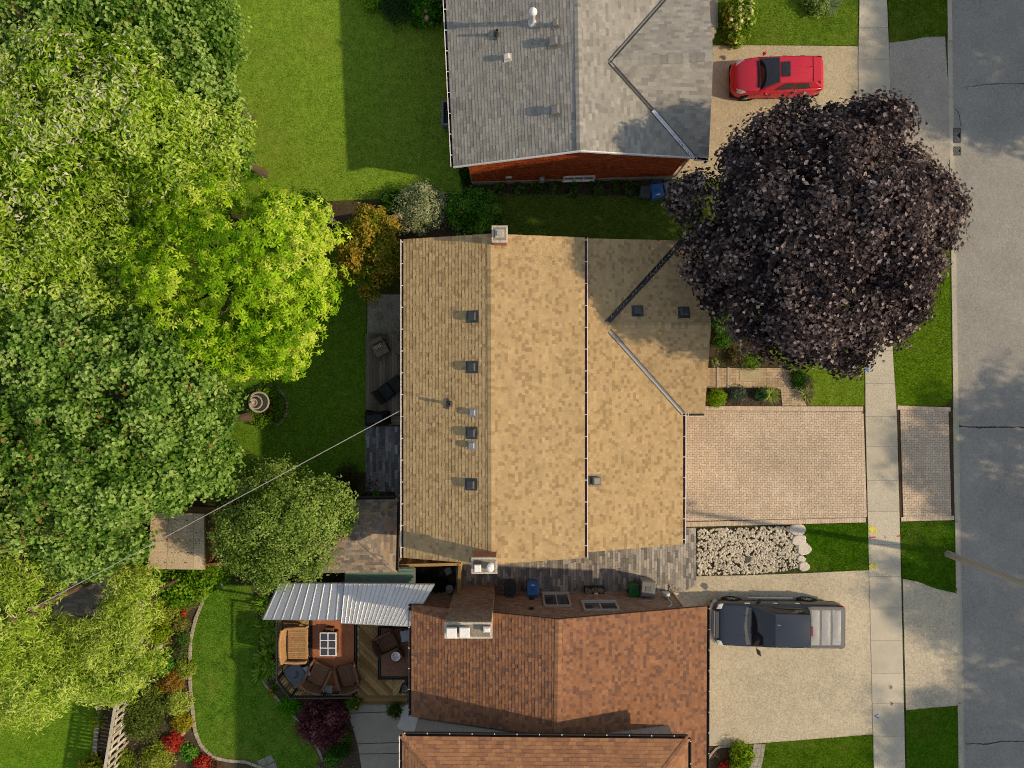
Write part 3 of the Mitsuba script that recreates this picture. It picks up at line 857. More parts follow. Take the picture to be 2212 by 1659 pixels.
edging('stone_edging', 'curved pale stone edging around the lawn beside the flower bed', [(487, 1256), (462, 1268), (440, 1296), (424, 1334), (413, 1378), (410, 1440), (413, 1500), (422, 1580), (435, 1611), (461, 1635), (500, 1643), (530, 1644), (553, 1652), (580, 1662)], A(176, 168, 150), .28, .14, .08, 1)
edging('stone_edging', 'curved grey edging between the lawn and the deck bed', [(566, 1464), (575, 1480), (602, 1511), (640, 1550), (663, 1579), (690, 1622), (704, 1662), (712, 1700)], A(150, 146, 138), .3, .12, .07, 2)
edging('stone_edging', 'low stone edging beside the lower left lawn', [(224, 1478), (216, 1520), (211, 1570), (206, 1640)], A(150, 146, 136), .4, .18, .14, 3)
edging('stone_edging', 'paver edging of the front corner bed', [(1530, 1636), (1540, 1622), (1552, 1612), (1575, 1611), (1612, 1608)], A(170, 164, 152), .22, .1, .07, 4)
# curved path of grey setts at the bottom
key = struct('path', 'curved light grey sett path beside the bottom front lawn')
for i in range(9):
    for j in range(3):
        t0, t1 = 1607 + i * 9.5, 1607 + i * 9.5 + 9
        cv = lambda v: 1618 + 10 * math.cos((v - 1600) / 60) + 8.6 * j - (v - 1605) * .1
        mb = MB(); poly_piece(mb, PL([(cv(t0), t0), (cv(t0) + 8.2, t0), (cv(t1) + 8.2, t1), (cv(t1), t1)]), .03, A(176, 172, 160) * np.random.default_rng(i * 3 + j).uniform(.9, 1.1), -.02, 2)
        part(key, 'sett', mb, 'paving')
# flagstones at the bottom of the curved lawn
key = struct('stepping_stones', 'grey flagstones at the bottom edge of the curved lawn')
for q in ([(556, 1643), (570, 1637), (578, 1650), (562, 1658)], [(571, 1637), (586, 1630), (594, 1643), (579, 1650)], [(579, 1652), (595, 1645), (600, 1662), (584, 1670)], [(562, 1660), (578, 1652), (584, 1672), (566, 1680)]):
    mb = MB(); poly_piece(mb, PL(q)[::-1], .035, A(150, 148, 140), -.02, 3); part(key, 'flagstone', mb, 'paving')


def crack(pts, w, seed, label, wig=2.0):
    rng = np.random.default_rng(seed)
    ls = LineString(PL(pts)); n = int(ls.length / .12)
    q = np.array([ls.interpolate(i / n, normalized=True).coords[0] for i in range(n + 1)])
    q = q + np.cumsum(rng.normal(0, .012, q.shape), 0) * .5 + rng.normal(0, .012, q.shape)
    mb = MB()
    ww = w * rng.uniform(.4, 1.3, n + 1)
    d = np.gradient(q, axis=0); d /= np.linalg.norm(d, axis=1, keepdims=True); e = np.column_stack([-d[:, 1], d[:, 0]]) * ww[:, None] / 2
    v = np.column_stack([np.vstack([q - e, q + e]), np.full(2 * n + 2, -.124 if pts[0][0] > 2050 else .018)])
    i = np.arange(n)
    mb.add(v, np.stack([i, i + 1, i + n + 2, i + n + 1], 1), A(70, 66, 60), 0)
    struct('road_crack', label, mb, 'matte')


crack([(2085, 186), (2120, 182), (2160, 178), (2230, 178)], .035, 1, 'thin crack across the shaded top of the road')
crack([(2075, 920), (2120, 923), (2160, 921), (2230, 924)], .07, 2, 'dark crack across the road opposite the interlock driveway')
crack([(2089, 1608), (2130, 1610), (2170, 1604), (2230, 1605)], .05, 3, 'crack across the road near the bottom')
crack([(2080, 270), (2075, 240), (2066, 232)], .03, 4, 'hairline crack beside the catch basin grate')
crack([(1958, 300), (1958, 215), (1974, 197)], .03, 5, 'hairline crack in the grey asphalt apron')


# ================================================================== HOUSES
def on(plane, u, v):
    """The point of a roof plane at (u, v) of the plan."""
    d = np.array([(u - 1106) / F, (829.5 - v) / F, -1.0]); c = np.array([0, 0, H])
    return c + d * (((plane.o - c) @ plane.n) / (d @ plane.n))


def bricks(parent, name, o, d, nrm, outline, colour, bl=0.21, bh=0.07, gap=0.012, seed=0, proud=0.012):
    """Running bond on an upright wall: outline in (along, up) from the point o; every brick proud of its joint."""
    rng = np.random.default_rng(seed)
    pg = Polygon(outline); x0, y0, x1, y1 = pg.bounds
    mb = MB(); d3, n3 = np.array([*d, 0.0]), np.array([*nrm, 0.0])
    rr, k = [], 0
    y = y0
    while y < y1:
        x = x0 - (bl / 2 if k % 2 else 0)
        while x < x1:
            rr.append([(x, y), (x + bl - gap, y), (x + bl - gap, y + bh - gap), (x, y + bh - gap)]); x += bl
        y += bh; k += 1
    for q, w in clip_rects(np.array(rr), pg):
        n = len(q)
        h = proud * rng.uniform(.6, 1.3)
        t = o + q[:, :1] * d3 + q[:, 1:2] * np.array([0, 0, 1.0])
        i = np.arange(n); j = (i + 1) % n
        f = [[0, a, a + 1] for a in range(1, n - 1)] + [[a, a + n, b] for a, b in zip(i, j)] + [[b, a + n, b + n] for a, b in zip(i, j)]
        mb.add(np.vstack([t + n3 * h, t]), f, colour(t[0], rng), 2)
    part(parent, name, mb, kind='stuff')


def window(parent, o, d, nrm, x0, x1, z0, z1, c=(.5, .5, .48), glass=(.02, .025, .03), bars=1, name='window'):
    """A framed window on an upright wall: sill, jambs, head, mullions and a pane set back."""
    d3, n3, up = np.array([*d, 0.0]), np.array([*nrm, 0.0]), np.array([0, 0, 1.0])
    fr = MB()
    def pt(x, z, h):
        return o + d3 * x + up * z + n3 * h
    for a, b in (((x0, z0), (x1, z0)), ((x0, z1), (x1, z1)), ((x0, z0), (x0, z1)), ((x1, z0), (x1, z1))):
        fr.bar(pt(*a, .03), pt(*b, .03), .09, .09, c, 0)
    for i in range(bars):
        x = x0 + (x1 - x0) * (i + 1) / (bars + 1)
        fr.bar(pt(x, z0, .02), pt(x, z1, .02), .05, .05, c, 0)
    fr.bar(pt(x0 - .06, z0 - .05, .06), pt(x1 + .06, z0 - .05, .06), .14, .05, np.array(c) * 1.1, 0)
    w = part(parent, name, fr, 'satin')
    part(w, 'pane', MB().add([pt(x0, z0, .018), pt(x1, z0, .018), pt(x1, z1, .018), pt(x0, z1, .018)], [[0, 1, 2], [0, 2, 3]], glass, 0), 'glassy')


def vent(parent, plane, u, v, s=.33, h=.2, c=(.035, .04, .045), label=None, pot=False):
    """A box roof vent: flange, hood flared over its throat, pressed lid."""
    p = on(plane, u, v) * 1.0
    mb = MB(); R = np.array([plane.s, plane.t, plane.n]).T
    def loc(m):
        for i in range(len(m.v)):
            m.v[i] = m.v[i] @ R.T + p
        return m
    fl = MB().cbox(0, -.02, .012, s * 1.5, s * 1.55, .012, np.array(c) * 1.3, 1)
    bd = MB().cbox(0, 0, .02, s * .8, s * .8, h * .6, np.array(c) * .8, 1)
    bd.cbox(0, 0, .02 + h * .55, s * 1.06, s * 1.06, h * .28, c, 1, 0, .98).cbox(0, 0, .02 + h * .83, s * 1.02, s * 1.02, h * .17, np.array(c) * 1.35, 1, 0, .72)
    k = part(parent, 'roof_vent', loc(bd), 'satin', label)
    part(k, 'flange', loc(fl), 'satin')
    return k


def pipe_vent(parent, plane, u, v, r=.05, h=.4, c=(.04, .045, .05), label=None, ball=None):
    p = on(plane, u, v)
    mb = MB().rev([(r * 2.2, -.03), (r * 2.0, .05), (r * 1.2, .12), (r, .14), (r, h), (r * .8, h), (r * .75, h - .1), (.001, h - .1)], c, p, 14, 1)
    if ball:
        mb = MB().rev([(r * 1.9, -.04), (r * 1.8, .06), (r * 1.1, .12), (r, .14), (r, h)], c, p, 16, 1)
    k = part(parent, 'vent_pipe', mb, 'satin', label)
    if ball:
        part(k, 'cap', MB().rev([(.03, h - .02), (ball * .8, h + .02), (ball, h + .09), (ball * .97, h + .16), (ball * .75, h + .23), (ball * .4, h + .28), (.001, h + .3)], (.82, .82, .82), p, 18, 0), 'satin', smooth=True)
    else:
        part(k, 'flange', MB().cbox(p[0], p[1], p[2] - .02, r * 5, r * 7, .03, c, 1), 'satin')


def valley(parent, a, b, c, w=.1, lift=.045, dark=(.02, .02, .025)):
    a, b = np.asarray(a), np.asarray(b)
    d = unit(b - a); e = unit(np.cross(d, [0, 0, 1.0]))
    mb = MB(); L = np.array([0, 0, lift])
    mb.add([a + e * w + L, a + L * .4, a - e * w + L, b + e * w + L, b + L * .4, b - e * w + L], [[0, 1, 4, 3], [1, 2, 5, 4]], c, 1)
    mb.bar(a + e * (w + .015) + L, b + e * (w + .015) + L, .02, .03, dark, 0); mb.bar(a - e * (w + .015) + L, b - e * (w + .015) + L, .02, .03, dark, 0)
    part(parent, 'valley_flashing', mb, 'satin')


def downspout(parent, p, z1, c, out=(0, 0)):
    x, y = p
    mb = MB().tube([[x + out[0], y + out[1], z1], [x, y, z1 - .35], [x, y, .3], [x + out[0], y + out[1], .12]], .04, c, 6, 0)
    part(parent, 'downspout', mb, 'satin')


# ------------------------------------------------------------------ the tan roofed house
TAN = palette([A(192, 166, 124), A(187, 161, 119), A(198, 173, 132), A(172, 146, 108), A(194, 168, 126)], .03, .04, .7, 21)
TB = A(168, 112, 84)
th_ = thing('house', 'house with a large tan shingle roof in the middle of the picture', 'house')
b0 = MB()
b0.hull([(x, y, z) for y in (-6.9, 5.72) for x, z in ((-4.05, 0), (-4.05, 4.62), (-.86, 5.6), (2.72, 4.62), (2.72, 0))], TB, 2)
b0.hull([(x, y, z) for y in (-6.7, 5.98) for x, z in ((2.6, 0), (2.6, 4.2), (7.1, 2.85), (7.1, 0))], TB, 2)
b0.hull([(x, y, z) for x in (6, 8.0) for y, z in ((-1.0, 0), (-1.0, 2.8), (2.46, 3.95), (5.95, 2.8), (5.95, 0))], TB, 2)
part(th_, 'wall', b0)
o = np.array([-4.05, 5.7, 0]); window(th_, o, (0, -1), (-1, 0), 1.0, 2.6, 1.0, 2.2); window(th_, o, (0, -1), (-1, 0), 8.2, 9.6, 1.0, 2.2); window(th_, o, (0, -1), (-1, 0), 4.2, 6.0, 0.1, 2.15, bars=1, name='patio_door')
o = np.array([8.0, -1.0, 0]); window(th_, o, (0, 1), (1, 0), 3.0, 5.6, .8, 2.2, bars=2)
o = np.array([7.1, -6.7, 0])
gd = MB()
for i in range(4):
    gd.box(7.1, 7.14, -5.9, -3.1, .06 + i * .54, .56 + i * .54, (.62, .6, .55), 0)
part(th_, 'garage_door', gd, 'satin')
gd = MB().box(7.1, 7.15, -2.3, -1.35, .05, 2.1, (.2, .05, .04), 0); k_ = part(th_, 'door', gd, 'satin')
part(k_, 'handle', MB().cbox(7.18, -2.2, 1.0, .05, .03, .12, (.5, .45, .3), 0), 'metal')

e1, e2 = P(872, 517, 4.7), P(872, 1205, 4.7); r1, r2 = P(1060, 505, 5.8), P(1062, 1219.5, 5.8); f1, f2 = P(1263, 513, 4.7), P(1263, 1205, 4.7)
WL, WR = RoofPlane([e1, e2, r2, r1], (e1, e2)), RoofPlane([f1, r1, r2, f2], (f1, f2))
c1, c2 = P(1264, 515, 4.42), P(1264, 1193, 4.42); d1, d2 = P(1475, 520, 2.95), P(1475, 1176, 2.95)
LP0 = RoofPlane([c1, c2, d2, d1], (d1, d2))
v0, g0, vn, vs = on(LP0, 1306, 703), P(1536, 703, 4.15), P(1474, 519.5, 2.95), P(1475, 893, 2.95)
g0[2] = v0[2]
LW = RoofPlane([c1, c2, d2, vs, v0, vn], (d1, d2))
gn, gs = P(1524, 519.5, 2.95), P(1522, 893, 2.95)
GN, GS = RoofPlane([v0, vn, gn, g0], (vn, gn)), RoofPlane([v0, g0, gs, vs], (vs, gs))
mb = MB()
for p in (WL, WR, LW, GN, GS):
    p.slab(mb, .16, A(150, 120, 84))
rf = part(th_, 'roof', mb)
caps = MB(); rng = np.random.default_rng(5)
ridge_caps(caps, r1, r2, -WL.t, -WR.t, TAN, rng)
ridge_caps(caps, v0, g0, -GN.t, -GS.t, TAN, rng, .14)
cover(rf, [WL, WR, LW, GN, GS], TAN, (1.2, 1.0), seed=31, extra=caps)
valley(rf, v0 + (vn - v0) * .02, vn, (.022, .024, .03), .085)
valley(rf, v0 + (vs - v0) * .06, vs, (.23, .24, .25), .07)
gutter(th_, e1, e2, (-1, 0)); gutter(th_, f1, f2, (1, 0), dark=(.16, .07, .05)); gutter(th_, vs + [.02, 0, 0], d2, (1, 0), dark=(.12, .05, .035))
gutter(th_, vs + [.14, 0, 0], gs, (0, -1), c=(.7, .62, .55)); gutter(th_, vn + [.14, 0, 0], gn, (0, 1))
for u, v in ((1022, 684), (1021, 793), (1020, 935), (1019, 1046)):
    vent(rf, WL, u, v)
for u, v in ((1023, 891), (1021, 962)):
    vent(rf, WL, u, v, .24, .17, (.2, .21, .22), 'small grey exhaust hood on the tan roof')
pipe_vent(rf, WL, 972, 872, .06, .42)
vent(rf, GN, 1377, 673); vent(rf, GN, 1477, 676); vent(rf, LW, 1285, 1038, .34, .2, (.07, .07, .065))
for (x0, x1, y0, y1, zt, lab, cc) in ((-1.55, -.56, -7.24, -6.62, 6.9, 'southern chimney with a white square and a white round flue', TB), (-.78, -.16, 5.46, 6.1, 6.62, 'northern chimney with a white slab top', TB)):
    mb = MB().box(x0 + .05, x1 - .05, y0 + .05, y1 - .05, 0, zt - .12, cc, 3)
    k_ = part(th_, 'chimney', mb, label=lab)
    part(k_, 'crown', MB().box(x0, x1, y0, y1, zt - .12, zt, A(206, 198, 184), 4).box(x0 + .07, x1 - .07, y0 + .07, y1 - .07, zt, zt + .012, A(150, 140, 126), 5))
    xm, ym = (x0 + x1) / 2, (y0 + y1) / 2
    if zt > 6.8:
        part(k_, 'flue', MB().cbox(xm - .24, ym, zt, .27, .27, .22, A(120, 70, 52), 2).cbox(xm - .24, ym - .02, zt + .24, .26, .26, .1, (.8, .8, .79), 0, .02), 'satin')
        part(k_, 'flue', MB().rev([(.13, 0), (.13, .28), (.145, .3), (.145, .36), (.08, .41), (.001, .42)], (.82, .82, .82), (xm + .24, ym, zt), 18, 0), 'satin')
    else:
        part(k_, 'flue', MB().cbox(xm, ym, zt, .34, .3, .1, A(196, 192, 184), 2).cbox(xm, ym, zt + .1, .2, .2, .07, A(180, 176, 168), 2))

# ------------------------------------------------------------------ the grey roofed house
GREY = palette([A(168, 165, 157), A(160, 157, 150), A(176, 173, 165), A(150, 147, 142), A(166, 163, 155)], .03, .07, .6, 31)
gh = thing('house', 'house with a grey shingle roof and orange brick end wall at the top', 'house')
w0, w1 = P(1020, 397)[:2], P(1448, 385)[:2]
dw = unit(w1 - w0); nw = np.array([dw[1], -dw[0]])
Lw = float(np.linalg.norm(w1 - w0))
back = -nw * 15
mb = MB(); mb.hull([np.array([*(w0 + dw * s - nw * (0.0) + bk), z]) for bk in (np.zeros(2), back) for s, z in ((0, 0), (0, 3.2), (4.75, 5.2), (Lw, 3.62), (Lw, 0))], A(150, 84, 54), 2)
q = [P(1516, y, 0)[:2] * .9 for y in (0, 0)]
mb.box(7.0, 8.15, 10.4, 16.6, 0, 3.5, A(150, 84, 54), 2)
part(gh, 'wall', mb)
BRK = palette([A(178, 84, 44), A(164, 74, 40), A(192, 96, 52), A(150, 70, 42)], .07, .05, .5, 7)
o3 = np.array([*(w0 + nw * .004), 0.0])
bricks(gh, 'brick_facing', o3, dw, nw, [(0.01, .42), (Lw - .01, .42), (Lw - .01, 3.6), (4.75, 5.14), (0.01, 3.2)], BRK, seed=3)
part(gh, 'foundation', MB().add(*[(np.array([[*(w0 + dw * s + nw * h), z] for s in (0, Lw) for h in (0, .05) for z in (0, .4)])), [[0, 1, 3, 2], [4, 6, 7, 5], [2, 3, 7, 6], [1, 5, 7, 3]]], A(176, 168, 150), 3))
window(gh, o3, dw, nw, 4.35, 5.75, .35, .85, (.75, .74, .7), bars=2)
mb = MB(); pv = o3 + np.array([*dw, 0]) * 1.75 + np.array([*nw, 0]) * .02
mb.cbox(pv[0], pv[1], .95, .28, .1, .16, (.7, .7, .68), 0, .02); part(gh, 'dryer_vent', mb, 'satin')
mb = MB()
for s in (3.3,):
    m = w0 + dw * s + nw * .12
    mb.cbox(m[0], m[1], .55, .22, .18, .42, (.35, .36, .36), 0, .03); mb.tube([[m[0] - .1, m[1], .02], [m[0] - .1, m[1], .6]], .02, (.3, .3, .3), 6, 0)
part(gh, 'gas_meter', mb, 'satin')
e1, e2 = P(957.3, -120, 3.3), P(980, 360, 3.3); r1, r2 = P(1246, -120, 5.4), P(1253, 325, 5.4)
s1, s2 = P(1487, -120, 3.7), P(1500, 340, 3.7)
GL = RoofPlane([e1, e2, r2, r1], (e1, e2)); GR0 = RoofPlane([s1, r1, r2, s2], (s1, s2))
v0 = on(GR0, 1316, 134); g0 = P(1541, 121, v0[2]); vs, vn = s2, P(1490, -62, 3.7)
GR = RoofPlane([s1, r1, r2, s2, v0, vn], (s1, s2))
gs, gn = P(1531, 341, 3.7), P(1527, -62, 3.7)
GS, GN = RoofPlane([v0, g0, gs, vs], (vs, gs)), RoofPlane([v0, vn, gn, g0], (vn, gn))
mb = MB()
for p in (GL, GR, GS, GN):
    p.slab(mb, .16, A(120, 118, 112))
rf = part(gh, 'roof', mb)
caps = MB(); rng = np.random.default_rng(6)
ridge_caps(caps, r1, r2, -GL.t, -GR.t, GREY, rng)
ridge_caps(caps, v0, g0, -GN.t, -GS.t, GREY, rng, .2, .3)
cover(rf, [GL, GR, GS, GN], GREY, (2.5, 12.2), expo=.145, widths=(.22, .34), seed=33, extra=caps, th=(.008, .014))
vm = v0 + (vs - v0) * .5
valley(rf, v0, vn, (.1, .1, .1), .05); valley(rf, v0, vm, (.1, .1, .1), .05); valley(rf, vm, vs - [.06, 0, 0], (.62, .64, .66), .085)
gutter(gh, e1, e2, unit(np.array([-1.0, 0.05])), dark=(.03, .03, .05)); gutter(gh, vs + [.0, .02, 0], gs, (0, -1), dark=(.03, .03, .04))
mb = MB()
for a, b in ((e2, r2), (r2, s2)):
    mb.bar(a + [0, -.02, -.03], b + [0, -.02, -.03], .04, .14, (.72, .72, .72), 0)
part(gh, 'rake_board', mb)
downspout(gh, P(1452, 384)[:2] + [.05, -.05], 3.5, (.55, .52, .46), (.25, .1)); downspout(gh, P(1025, 394)[:2] + [-.1, 0], 3.1, (.5, .48, .42), (-.2, 0))
pipe_vent(rf, GL, 1150, 50, .1, .78, (.55, .54, .54), 'white topped metal flue pipe on the grey roof', .17)
pipe_vent(rf, GL, 1074, 75, .06, .4, (.05, .05, .05))
vent(rf, GL, 1098, 125, .22, .2, (.55, .53, .5), 'small pale exhaust hood on the grey roof')
for u, v in ((1203, 54), (1198, 92), (1202, 240)):
    vent(rf, GL, u, v, .34 if v > 60 else .22, .24, (.16, .155, .15))

# ------------------------------------------------------------------ the brown roofed side split house
BRN = palette([A(160, 116, 88), A(153, 110, 83), A(166, 122, 92), A(139, 102, 82), A(127, 96, 80), A(158, 114, 86)], .035, .04, .6, 41)
BR2 = palette([A(168, 124, 92), A(160, 117, 87), A(174, 130, 97), A(150, 110, 86)], .035, .04, .6, 43)
TB2 = A(150, 130, 110)
bh = thing('house', 'side split house with brown shingle roofs and a broad brick chimney at the bottom', 'house')
yn, xw, xe = P(0, 1279)[1], -4.0, 7.63
mb = MB()
mb.hull([(x, y, z) for y in (yn, -14.6) for x, z in ((xw, 0), (xw, 3.0), (1.92, 4.6), (xe, 3.0), (xe, 0))], TB2, 2)
mb.box(xw, 8.2, -24, -14.55, 0, 2.9, TB2, 2)
part(bh, 'wall', mb)
mb = MB().box(-4.1, 6.7, -24, -14.6, 2.6, 5.4, A(160, 160, 156), 1)
for i in range(26):
    mb.box(-4.1 + i * .415, -4.07 + i * .415, -14.6, -14.57, 2.6, 5.4, A(176, 176, 172), 0)
part(bh, 'upper_wall', mb)
BRT = palette([A(176, 152, 130), A(164, 140, 120), A(184, 160, 136), A(154, 132, 112)], .05, .05, .5, 9)
o3 = np.array([xw, yn + .003, 0.0]); dE, nN = (1, 0), (0, 1)
out = Polygon([(0.0, .25), (xe - xw, .25), (xe - xw, 3.0), (1.92 - xw, 4.55), (0, 3.0)])
holes = [(5.4, 6.7, .25, 2.25), (7.15, 8.75, 1.65, 2.85)]
for hx in holes:
    out = out.difference(sbox(hx[0] - .02, hx[2] - .02, hx[1] + .02, hx[3] + .02))
ox = out.exterior.coords
bricks(bh, 'brick_facing', o3, dE, nN, Polygon(out.exterior, out.interiors).exterior.coords, BRT, seed=4)
part(bh, 'foundation', MB().box(xw, xe, yn, yn + .04, 0, .25, A(170, 162, 146), 3))
window(bh, o3, dE, nN, 5.46, 6.64, .45, 2.2, (.42, .41, .36)); window(bh, o3, dE, nN, 7.2, 8.7, 1.72, 2.8, (.42, .41, .36))
for x, z, s in ((4.9, 1.15, .22), (4.85, 2.6, .2)):
    part(bh, 'wall_vent', MB().cbox(xw + x, yn + .06, z, s, .12, s * .6, (.02, .02, .02), 0), 'satin')
mb = MB(); mx = xe - .45
mb.cbox(mx, yn + .15, .7, .3, .2, .35, (.5, .52, .52), 0, .03); mb.tube([[mx, yn + .12, 1.05], [mx - .02, yn + .1, 2.2], [mx - .3, yn + .08, 2.6]], .03, (.45, .45, .42), 6, 0); mb.rev([(.09, 0), (.1, .08), (.06, .12), (.001, .13)], (.6, .6, .6), (mx, yn + .15, 1.05), 12, 0)
part(bh, 'electric_meter', mb, 'satin')
x0, x1, y0, y1, zt = -2.68, -.82, P(0, 1378, 5.48)[1], P(0, 1262)[1], 5.48
ch = part(bh, 'chimney', MB().box(x0, x1, y0, y1 - .02, 0, zt - .1, A(176, 158, 136), 2), label='broad tan brick chimney with three white pots')
bricks(ch, 'brick_facing', np.array([x0, y1 - .02, 0]), dE, nN, [(0, .02), (x1 - x0, .02), (x1 - x0, zt - .12), (0, zt - .12)], BRT, seed=6)
part(ch, 'crown', MB().box(x0 - .03, x1 + .03, y0 - .03, y1 + .01, zt - .1, zt, A(214, 206, 190), 4).box(x0 + .06, x1 - .06, y0 + .05, y1 - .08, zt, zt + .01, A(150, 142, 128), 5))
for px, py, kind in ((P(975, 1368, 5.9)[0], P(0, 1369, 5.9)[1], 0), (P(1003, 1368, 5.9)[0], P(0, 1368, 5.9)[1], 0), (P(1051, 1362, 5.8)[0], P(0, 1362, 5.8)[1], 1)):
    mb = MB()
    if kind == 0:
        mb.cbox(px, py, zt, .3, .3, .2, A(130, 120, 110), 2).cbox(px, py, zt + .24, .4, .4, .16, (.8, .8, .79), 0, .02)
        for a in (-.13, .13):
            for b in (-.13, .13):
                mb.box(px + a - .01, px + a + .01, py + b - .01, py + b + .01, zt + .2, zt + .25, (.5, .5, .5), 0)
    else:
        mb.cbox(px, py, zt, .32, .24, .1, A(170, 100, 66), 2, .02).cbox(px, py, zt + .1, .28, .2, .2, (.8, .8, .79), 0, .05)
    part(ch, 'flue', mb, 'satin')
e1, e2 = P(889, 1306, 2.95), P(889, 1560, 2.95); r1 = P(1207, 1338, 4.8); r2 = np.array([P(1203, 1590, 4.8)[0], -14.52, 4.8]); e2[1] = -14.52
s1, s2 = P(1527, 1310, 3.1), P(1525, 1760, 3.1); r3 = np.array([r2[0], s2[1], 4.8])
BL, BR = RoofPlane([e1, e2, r2, r1], (e1, e2)), RoofPlane([s1, r1, r3, s2], (s1, s2))
ez, py_ = 5.5, .36
nw_, ne_ = P(869, 1590, ez), P(1486, 1596, ez); hw = 4.6
ra, rb = nw_ + [hw, -hw, hw * py_], ne_ + [-hw, -hw, hw * py_]
UN = RoofPlane([nw_, ne_, rb, ra], (nw_, ne_)); sw_, se_ = nw_ - [0, 9.6, 0], ne_ - [0, 9.6, 0]
rs = nw_ + [hw, -9.6, hw * py_]; rt = ne_ + [-hw, -9.6, hw * py_]
UW, UE = RoofPlane([nw_, ra, rs, sw_], (nw_, sw_)), RoofPlane([ne_, se_, rt, rb], (ne_, se_))
mb = MB()
for p in (BL, BR):
    p.slab(mb, .16, A(120, 84, 62))
rf = part(bh, 'roof', mb)
caps = MB(); rng = np.random.default_rng(8)
ridge_caps(caps, r1, r2, -BL.t, -BR.t, BR2, rng)
cover(rf, [BL, BR], BRN, (2.6, -11.5), seed=35, extra=caps)
mb = MB()
for p in (UN, UW, UE):
    p.slab(mb, .16, A(120, 84, 62))
mb.add([ra, rb, rt, rs], [[0, 1, 2], [0, 2, 3]], A(120, 84, 62))
ur = part(bh, 'roof', mb, label='upper hipped brown roof at the bottom edge')
caps = MB()
ridge_caps(caps, nw_, ra, -UW.t, -UN.t, BR2, rng, .17); ridge_caps(caps, ne_, rb, -UN.t, -UE.t, BR2, rng, .17)
cover(ur, [UN, UW, UE], BR2, (1.5, -14.5), seed=36, extra=caps, widths=(.2, .34), most=200)
gutter(bh, e1, e2, (-1, 0), c=(.05, .05, .05), clipc=(.75, .75, .75)); gutter(bh, s1, s2, (1, 0), c=(.035, .03, .03), clipc=(.8, .8, .8))
gutter(bh, nw_, ne_, (0, 1), c=(.04, .035, .03), clipc=(.8, .8, .8)); gutter(bh, nw_, sw_, (-1, 0), clipc=(.8, .8, .8)); gutter(bh, ne_, se_, (1, 0), c=(.04, .035, .03), clipc=(.8, .8, .8))
downspout(bh, (xe, yn + .05), 3.0, (.4, .34, .28), (.3, -.1))


# ================================================================== TREES AND PLANTS
MAPLE = [A(58, 92, 30), A(100, 136, 56), A(148, 176, 94), A(180, 198, 124)]
MAPLE = [c * np.array([1.12, 1.21, 1.0]) for c in MAPLE]
ASH = [A(80, 112, 24), A(138, 170, 46), A(182, 204, 84), A(212, 222, 134)]
ASH = [c * np.array([1.12, 1.21, 1.0]) for c in ASH]
LIME = [A(84, 128, 24), A(142, 182, 36), A(188, 212, 62), A(214, 224, 100)]
LIME = [c * np.array([1.12, 1.21, 1.0]) for c in LIME]
WILLOW = [A(100, 130, 36), A(152, 178, 60), A(194, 208, 100), A(216, 224, 134)]
WILLOW = [c * np.array([1.12, 1.21, 1.0]) for c in WILLOW]
LINDEN = [A(72, 98, 34), A(122, 148, 66), A(160, 180, 100), A(188, 202, 128)]
LINDEN = [c * np.array([1.12, 1.21, 1.0]) for c in LINDEN]
RUST = A(170, 138, 86)
PALE = A(232, 232, 206)
forest = 'trees of the wooded strip behind the gardens'
tr = [  # u, v, z of the crown's middle, half axes, palette, leaves, flecks, label
    (40, 60, 7.6, (3.9, 3.7, 2.6), MAPLE, 15000, (RUST, .10, .5), 'rust flecked maple in the upper left corner'),
    (255, 20, 7.2, (3.0, 3.0, 2.6), MAPLE, 11000, (RUST, .10, .5), 'dark maple cut by the top edge of the picture'),
    (405, 130, 6.2, (2.1, 3.2, 2.3), MAPLE, 11000, None, 'green maple at the edge of the sunny back lawn'),
    (190, 235, 8.0, (3.5, 2.9, 2.6), ASH, 15000, (PALE, .22, .5), 'ash with whitish turned leaves in the upper left wood'),
    (45, 390, 7.6, (3.4, 3.2, 2.6), ASH, 13000, (PALE, .16, .5), 'pale flecked ash at the left edge below the maple'),
    (330, 350, 7.0, (3.5, 3.2, 2.7), ASH, 17000, (PALE, .05, .55), 'yellow green ash with bare twigs between the ash and the lime coloured tree'),
    (455, 300, 5.6, (1.5, 2.3, 2.0), MAPLE, 6500, None, 'slim dark maple leaning over the sunny back lawn'),
    (60, 600, 7.4, (3.6, 2.7, 2.6), ASH, 12000, (PALE, .08, .5), 'ash at the left edge above the dark gap'),
    (255, 560, 6.8, (2.9, 2.9, 2.6), ASH, 12000, (RUST, .04, .55), 'ash standing left of the lime coloured tree'),
    (85, 790, 7.9, (3.7, 2.8, 2.6), MAPLE, 14000, (RUST, .10, .5), 'rust flecked maple at the left edge below the dark gap'),
    (285, 860, 7.5, (3.3, 3.4, 2.8), MAPLE, 17000, (RUST, .06, .52), 'broad dark maple below the lime coloured tree'),
    (405, 915, 6.4, (1.9, 2.6, 2.3), MAPLE, 8500, None, 'narrow dark maple beside the stone fountain'),
    (70, 1010, 7.8, (3.4, 2.8, 2.6), MAPLE, 12500, (RUST, .11, .5), 'rust flecked maple at the left edge above the willow'),
    (225, 1035, 7.4, (2.8, 2.2, 2.5), MAPLE, 12000, (RUST, .04, .55), 'maple just above and left of the plywood roof'),
    (372, 1005, 6.2, (2.3, 1.6, 2.2), MAPLE, 7500, None, 'low maple whose branches hang over the plywood roof'),
    (200, 1160, 6.0, (2.1, 1.4, 2.0), MAPLE, 7000, None, 'dull maple between the willow and the plywood roof'),
]
